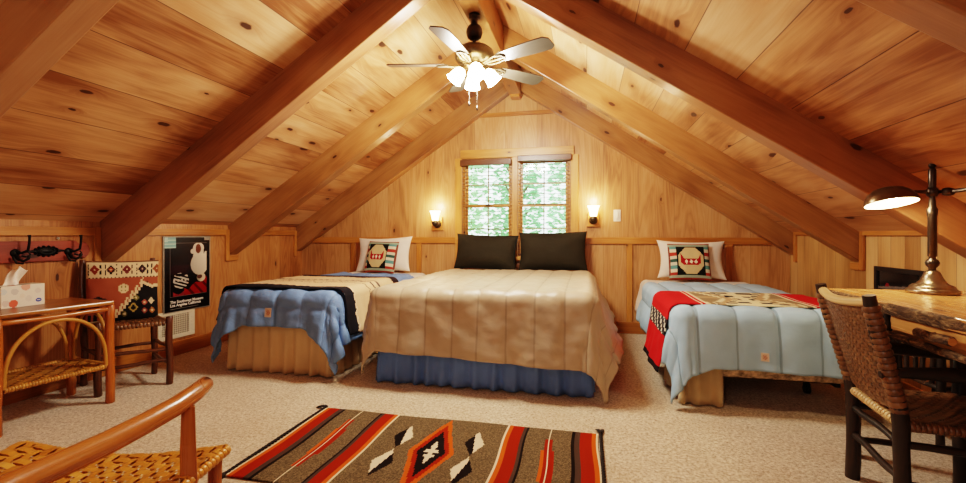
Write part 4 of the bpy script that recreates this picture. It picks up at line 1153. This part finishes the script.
FX, FY = RX, 3.50
fan = thing('ceiling_fan', (FX, FY, 2.6), 'five-blade ceiling fan with four lit glass shades hanging from the ridge beam', 'ceiling fan')
T = Matrix.Translation
mb = MB(); mb.lathe([(0, 2.965), (.045, 2.965), (.045, 2.935), (.028, 2.93), (.028, 2.912), (.028, 2.885), (.05, 2.872), (.064, 2.842), (.066, 2.818), (.056, 2.782), (.035, 2.764), (0, 2.762)], 24, T((FX, FY, 0))); mb.build('canopy', M_dkbronze, fan)
mb = MB(); mb.lathe([(.014, 2.80), (.014, 2.71)], 12, T((FX, FY, 0))); mb.lathe([(0, 2.775), (.03, 2.77), (.034, 2.745), (0, 2.74)], 16, T((FX, FY, -.035))); mb.build('downrod', M_dkbronze, fan)
mb = MB(); mb.lathe([(0, 2.752), (.06, 2.75), (.12, 2.735), (.150, 2.71), (.158, 2.68), (.158, 2.655), (.145, 2.635), (.10, 2.615), (.055, 2.60), (0, 2.60)], 32, T((FX, FY, -.038))); mb.build('motor_housing', M_bronze, fan)
for k_ in range(5):
    a = R(-25+72*k_); M = T((FX, FY, 2.565)) @ Matrix.Rotation(a, 4, 'Z') @ Matrix.Rotation(R(-13), 4, 'X')
    out = []
    for i in range(41):
        q = i/40*2*pi
    mb = MB(); L0, L1 = .215, .70; n = 14
    def hwid(t): return (.052+.022*min(1, t*1.6))*(min(1, (1-t)/.07)**.5 if t > .93 else 1)*(min(1, .45+t/.08*.55))
    top = [(L0+(L1-L0)*i/n, hwid(i/n)) for i in range(n)]+[(L1, .045)]
    poly = [(x, w) for x, w in top]+[(x, -w) for x, w in top[::-1]]
    mb.prism(poly, -.004, .004, 2, M=M)
    mi = [0, 0]+[1]*len(poly)
    mb.mi = mi
    bl = mb.build('blade', [M_blade, M_bladeedge], fan)
    mb = MB()
    for s_ in (-1, 1): mb.tube([M @ Vector(p) for p in ((.10, s_*.012, -.010), (.16, s_*.030, -.018), (.22, s_*.042, -.010), (.285, s_*.03, -.009), (.30, 0, -.009))], .0075, 7)
    mb.tube([M @ Vector(p) for p in ((.10, 0, -.012), (.20, 0, -.014), (.30, 0, -.009))], .008, 7)
    mb.build('blade_iron', M_bronze, bl)
mb = MB(); mb.lathe([(0, 2.602), (.05, 2.60), (.075, 2.575), (.078, 2.545), (.05, 2.525), (.03, 2.51), (.026, 2.485), (0, 2.475)], 24, T((FX, FY, 0))); kit = mb.build('light_kit', M_brass, fan)
shp = []
for k_ in range(4):
    a = R(20+90*k_); dx, dy = cos(a), sin(a)
    M = T((FX+dx*.075, FY+dy*.075, 2.548)) @ Matrix.Rotation(a, 4, 'Z') @ Matrix.Rotation(R(180-38), 4, 'Y')
    mb = MB(); mb.lathe([(.018, 0), (.02, .02), (.028, .03), (.028, .038)], 14, M); ar = mb.build('light_socket', M_brass, kit)
    mb = MB(); mb.lathe([(.026, .034), (.040, .05), (.052, .08), (.055, .105), (.058, .13), (.066, .148)], 20, M); mb.lathe([(.066, .148), (.062, .147), (.052, .11), (.036, .055), (0, .045)], 20, M); mb.build('light_shade', M_shadeF, fan)
    shp.append(M @ Vector((0, 0, .19)))
for dx, l in ((-.035, .26), (.03, .30)):
    mb = MB(); mb.tube([(FX+dx, FY-.03, 2.51), (FX+dx, FY-.03, 2.50-l+.03)], .0018, 5); mb.lathe([(0, .0), (.006, .004), (.007, .02), (.004, .045), (0, .046)], 10, T((FX+dx, FY-.03, 2.50-l-.015))); mb.build('pull_chain', M_pewter, fan)

def lamp(name, typ, loc, power, col, size=.05, rot=None, **kw):
    d = bpy.data.lights.new(name, typ); d.energy = power; d.color = col
    if typ in ('POINT', 'SPOT'): d.shadow_soft_size = size
    if typ == 'AREA': d.size = size
    for k_, v in kw.items(): setattr(d, k_, v)
    o = bpy.data.objects.new(name, d); C.objects.link(o); o.location = loc
    if rot: o.rotation_euler = rot
    return o
WARM = (1.0, .93, .83)
for i, p in enumerate(shp): lamp('fan_bulb', 'POINT', p, FAN_W, WARM, .05)

# sconces
def sconce(x, z, label):
    y = YF
    s = thing('wall_sconce', (x, y, z), label, 'wall lamp', 'wall sconces beside the window')
    mb = MB(); mb.box((x-.065, y-.024, z-.115), (x+.065, y-.001, z+.055), 2); mb.box((x-.08, y-.03, z-.125), (x+.08, y-.001, z-.108), 0); mb.build('back_block', M_trimpine, s, bevel=.004)
    mb = MB(); mb.lathe([(0, .03), (.03, .028), (.05, .014), (.055, 0)], 20, T((x, y-.024, z-.04)) @ Matrix.Rotation(R(90), 4, 'X')); 
    mb.tube([(x, y-.045, z-.05), (x, y-.085, z-.055), (x, y-.115, z-.035), (x, y-.118, z-.005)], [.016, .016, .018, .024], 12); mb.lathe([(0, -.075), (.022, -.07), (.043, -.045), (.045, -.02), (.034, 0), (.03, .006)], 18, T((x, y-.115, z))); mb.build('lamp_cup', M_bronze, s)
    mb = MB(); Mx = T((x, y-.115, z)); mb.lathe([(.036, .004), (.042, .03), (.050, .07), (.060, .105), (.073, .13)], 24, Mx); mb.lathe([(.073, .13), (.069, .13), (.054, .10), (.040, .04), (0, .012)], 24, Mx); mb.build('lamp_shade', M_shadeS, s)
    lamp('sconce_bulb', 'POINT', (x, y-.13, z+.20), SC_W, (1, .84, .62), .045)
sconce(-1.935, 1.385, 'lit glass wall sconce left of the window'); sconce(.088, 1.425, 'lit glass wall sconce right of the window')

sw = thing('light_switch', (.372, YF, 1.44), 'pale switch plate on the far wall right of the sconce', 'light switch')
mb = MB(); mb.box((.33, YF-.008, 1.365), (.414, YF, 1.51)); mb.build('switch_plate', M_card, sw, bevel=.004)
mb = MB(); mb.box((.358, YF-.016, 1.40), (.386, YF-.007, 1.475)); mb.build('rocker', plain('rocker_white', '#f0e6d4', .4, noise_amt=0), sw, bevel=.002)

# desk lamp
LXp, LYp, LS = 1.738, 2.775, .86
dl = thing('desk_lamp', (LXp, LYp, DZ), 'brass pharmacy lamp with a domed shade standing lit on the writing desk', 'lamp')
M0 = T((LXp, LYp, DZ+.002)) @ Matrix.Scale(LS, 4)
mb = MB(); mb.lathe([(0, 0), (.118, 0), (.122, .008), (.120, .018), (.108, .026), (.104, .030), (.103, .038), (.088, .050), (.074, .054), (.058, .072), (.044, .10), (.036, .125), (.026, .132), (.022, .135), (0, .135)], 40, M0); mb.build('base', M_brass, dl)
mb = MB(); mb.lathe([(.018, .13), (.018, .15), (.03, .165), (.034, .18), (.028, .195), (.017, .205), (.016, .215), (.0215, .22), (.0215, .46), (.024, .465), (.026, .50), (.018, .515), (.016, .55), (.014, .56), (.014, .60), (.0185, .61), (.0185, .735), (.012, .745), (.009, .75)], 20, M0); mb.build('pole', M_pewter, dl)
mb = MB(); mb.lathe([(.009, .745), (.016, .755), (.018, .765), (.010, .775), (.013, .785), (.015, .80), (.008, .815), (.003, .825), (0, .826)], 16, M0); mb.build('finial', M_dkbronze, dl)
za = DZ+.605*LS
mb = MB(); mb.lathe([(0, -.026), (.02, -.022), (.028, 0), (.02, .022), (0, .026)], 16, T((LXp, LYp, za)))
mb.tube([(LXp-.08, LYp, za+.004), (LXp+.05, LYp, za)], .009, 10); mb.lathe([(0, -.03), (.018, -.02), (.022, 0), (.018, .02), (0, .03)], 14, T((LXp+.055, LYp-.02, za)) @ Matrix.Rotation(R(90), 4, 'Y'))
mb.tube([(LXp+.06, LYp-.02, za), (LXp+.10, LYp-.16, za+.008)], .010, 10); mb.build('arm', M_pewter, dl)
Ms = T((LXp-.18, LYp, za-.05)) @ Matrix.Rotation(R(-14), 4, 'X') @ Matrix.Rotation(R(-4), 4, 'Y') @ Matrix.Diagonal((.85, .74, .85, 1))
mb = MB(); pr = [(.137, -.004), (.136, .004), (.128, .03), (.11, .058), (.08, .082), (.045, .094), (0, .098)]
mb.lathe(pr, 36, Ms); mb.build('lamp_shade', plain('bronze_shade', '#6b5238', .3, .7, noise_amt=.08, scale=20), dl)
mb = MB(); mb.lathe([(r_*.97, z-.003) for r_, z in pr], 36, Ms); mb.build('shade_lining', plain('white_lining', '#f4ead6', .6, noise_amt=0), dl)
mb = MB(); mb.lathe([(0, -.035), (.02, -.03), (.03, -.01), (.026, .015), (.014, .04), (0, .045)], 16, T((LXp-.178, LYp, za-.024)) @ Matrix.Scale(.8, 4)); mb.build('bulb', M_bulb, dl)
lamp('desk_bulb', 'POINT', (LXp-.18, LYp-.01, za-.062), DESK_W, (1, .82, .58), .03)

# added fill lights behind the camera, without fittings, and daylight
lamp('rear_fill_high', 'POINT', (RX+.3, -.55, 2.35), REAR_W, (1, .92, .82), .35)  # added high fill for camera-facing surfaces, no fixture here
lamp('rear_fill_low', 'POINT', (-.5, -.9, 1.3), REAR2_W, (1, .92, .82), .3)  # added fill near the camera to brighten the desk front
lamp('rear_fill_left', 'POINT', (-2.6, -.6, 1.5), REAR3_W, (1, .90, .76), .3)  # added fill from the left rear, no lamp stands here

w = bpy.data.worlds.new('daylight'); sc.world = w; w.use_nodes = True; nt = w.node_tree; nt.nodes.clear()
bg = nt.nodes.new('ShaderNodeBackground'); wo = nt.nodes.new('ShaderNodeOutputWorld'); bg.inputs[0].default_value = (.86, .97, .94, 1); bg.inputs[1].default_value = SKY
nt.links.new(bg.outputs[0], wo.inputs[0])

# ------------------------------------------------------------------ camera
cd = bpy.data.cameras.new('camera'); cam = bpy.data.objects.new('camera', cd); C.objects.link(cam); sc.camera = cam
cam.location = (0, 0, 1.2); cam.rotation_euler = (R(90), 0, math.atan(103/450)); cd.sensor_width = 36; cd.lens = 36*450/966; cd.shift_y = -6.5/966; cd.clip_start = .02
sc.view_settings.view_transform = VT; sc.view_settings.look = LOOK; sc.view_settings.exposure = EXPO; sc.view_settings.gamma = 1.0
sc.cycles.use_denoising = True; sc.cycles.sample_clamp_indirect = 6; sc.cycles.max_bounces = 8; sc.cycles.diffuse_bounces = 5
sc.cycles.caustics_reflective = False; sc.cycles.caustics_refractive = False
for o in list(C.objects):
    for k_ in ('_o', '_m'):
        if k_ in o: del o[k_]
bpy.context.view_layer.update()
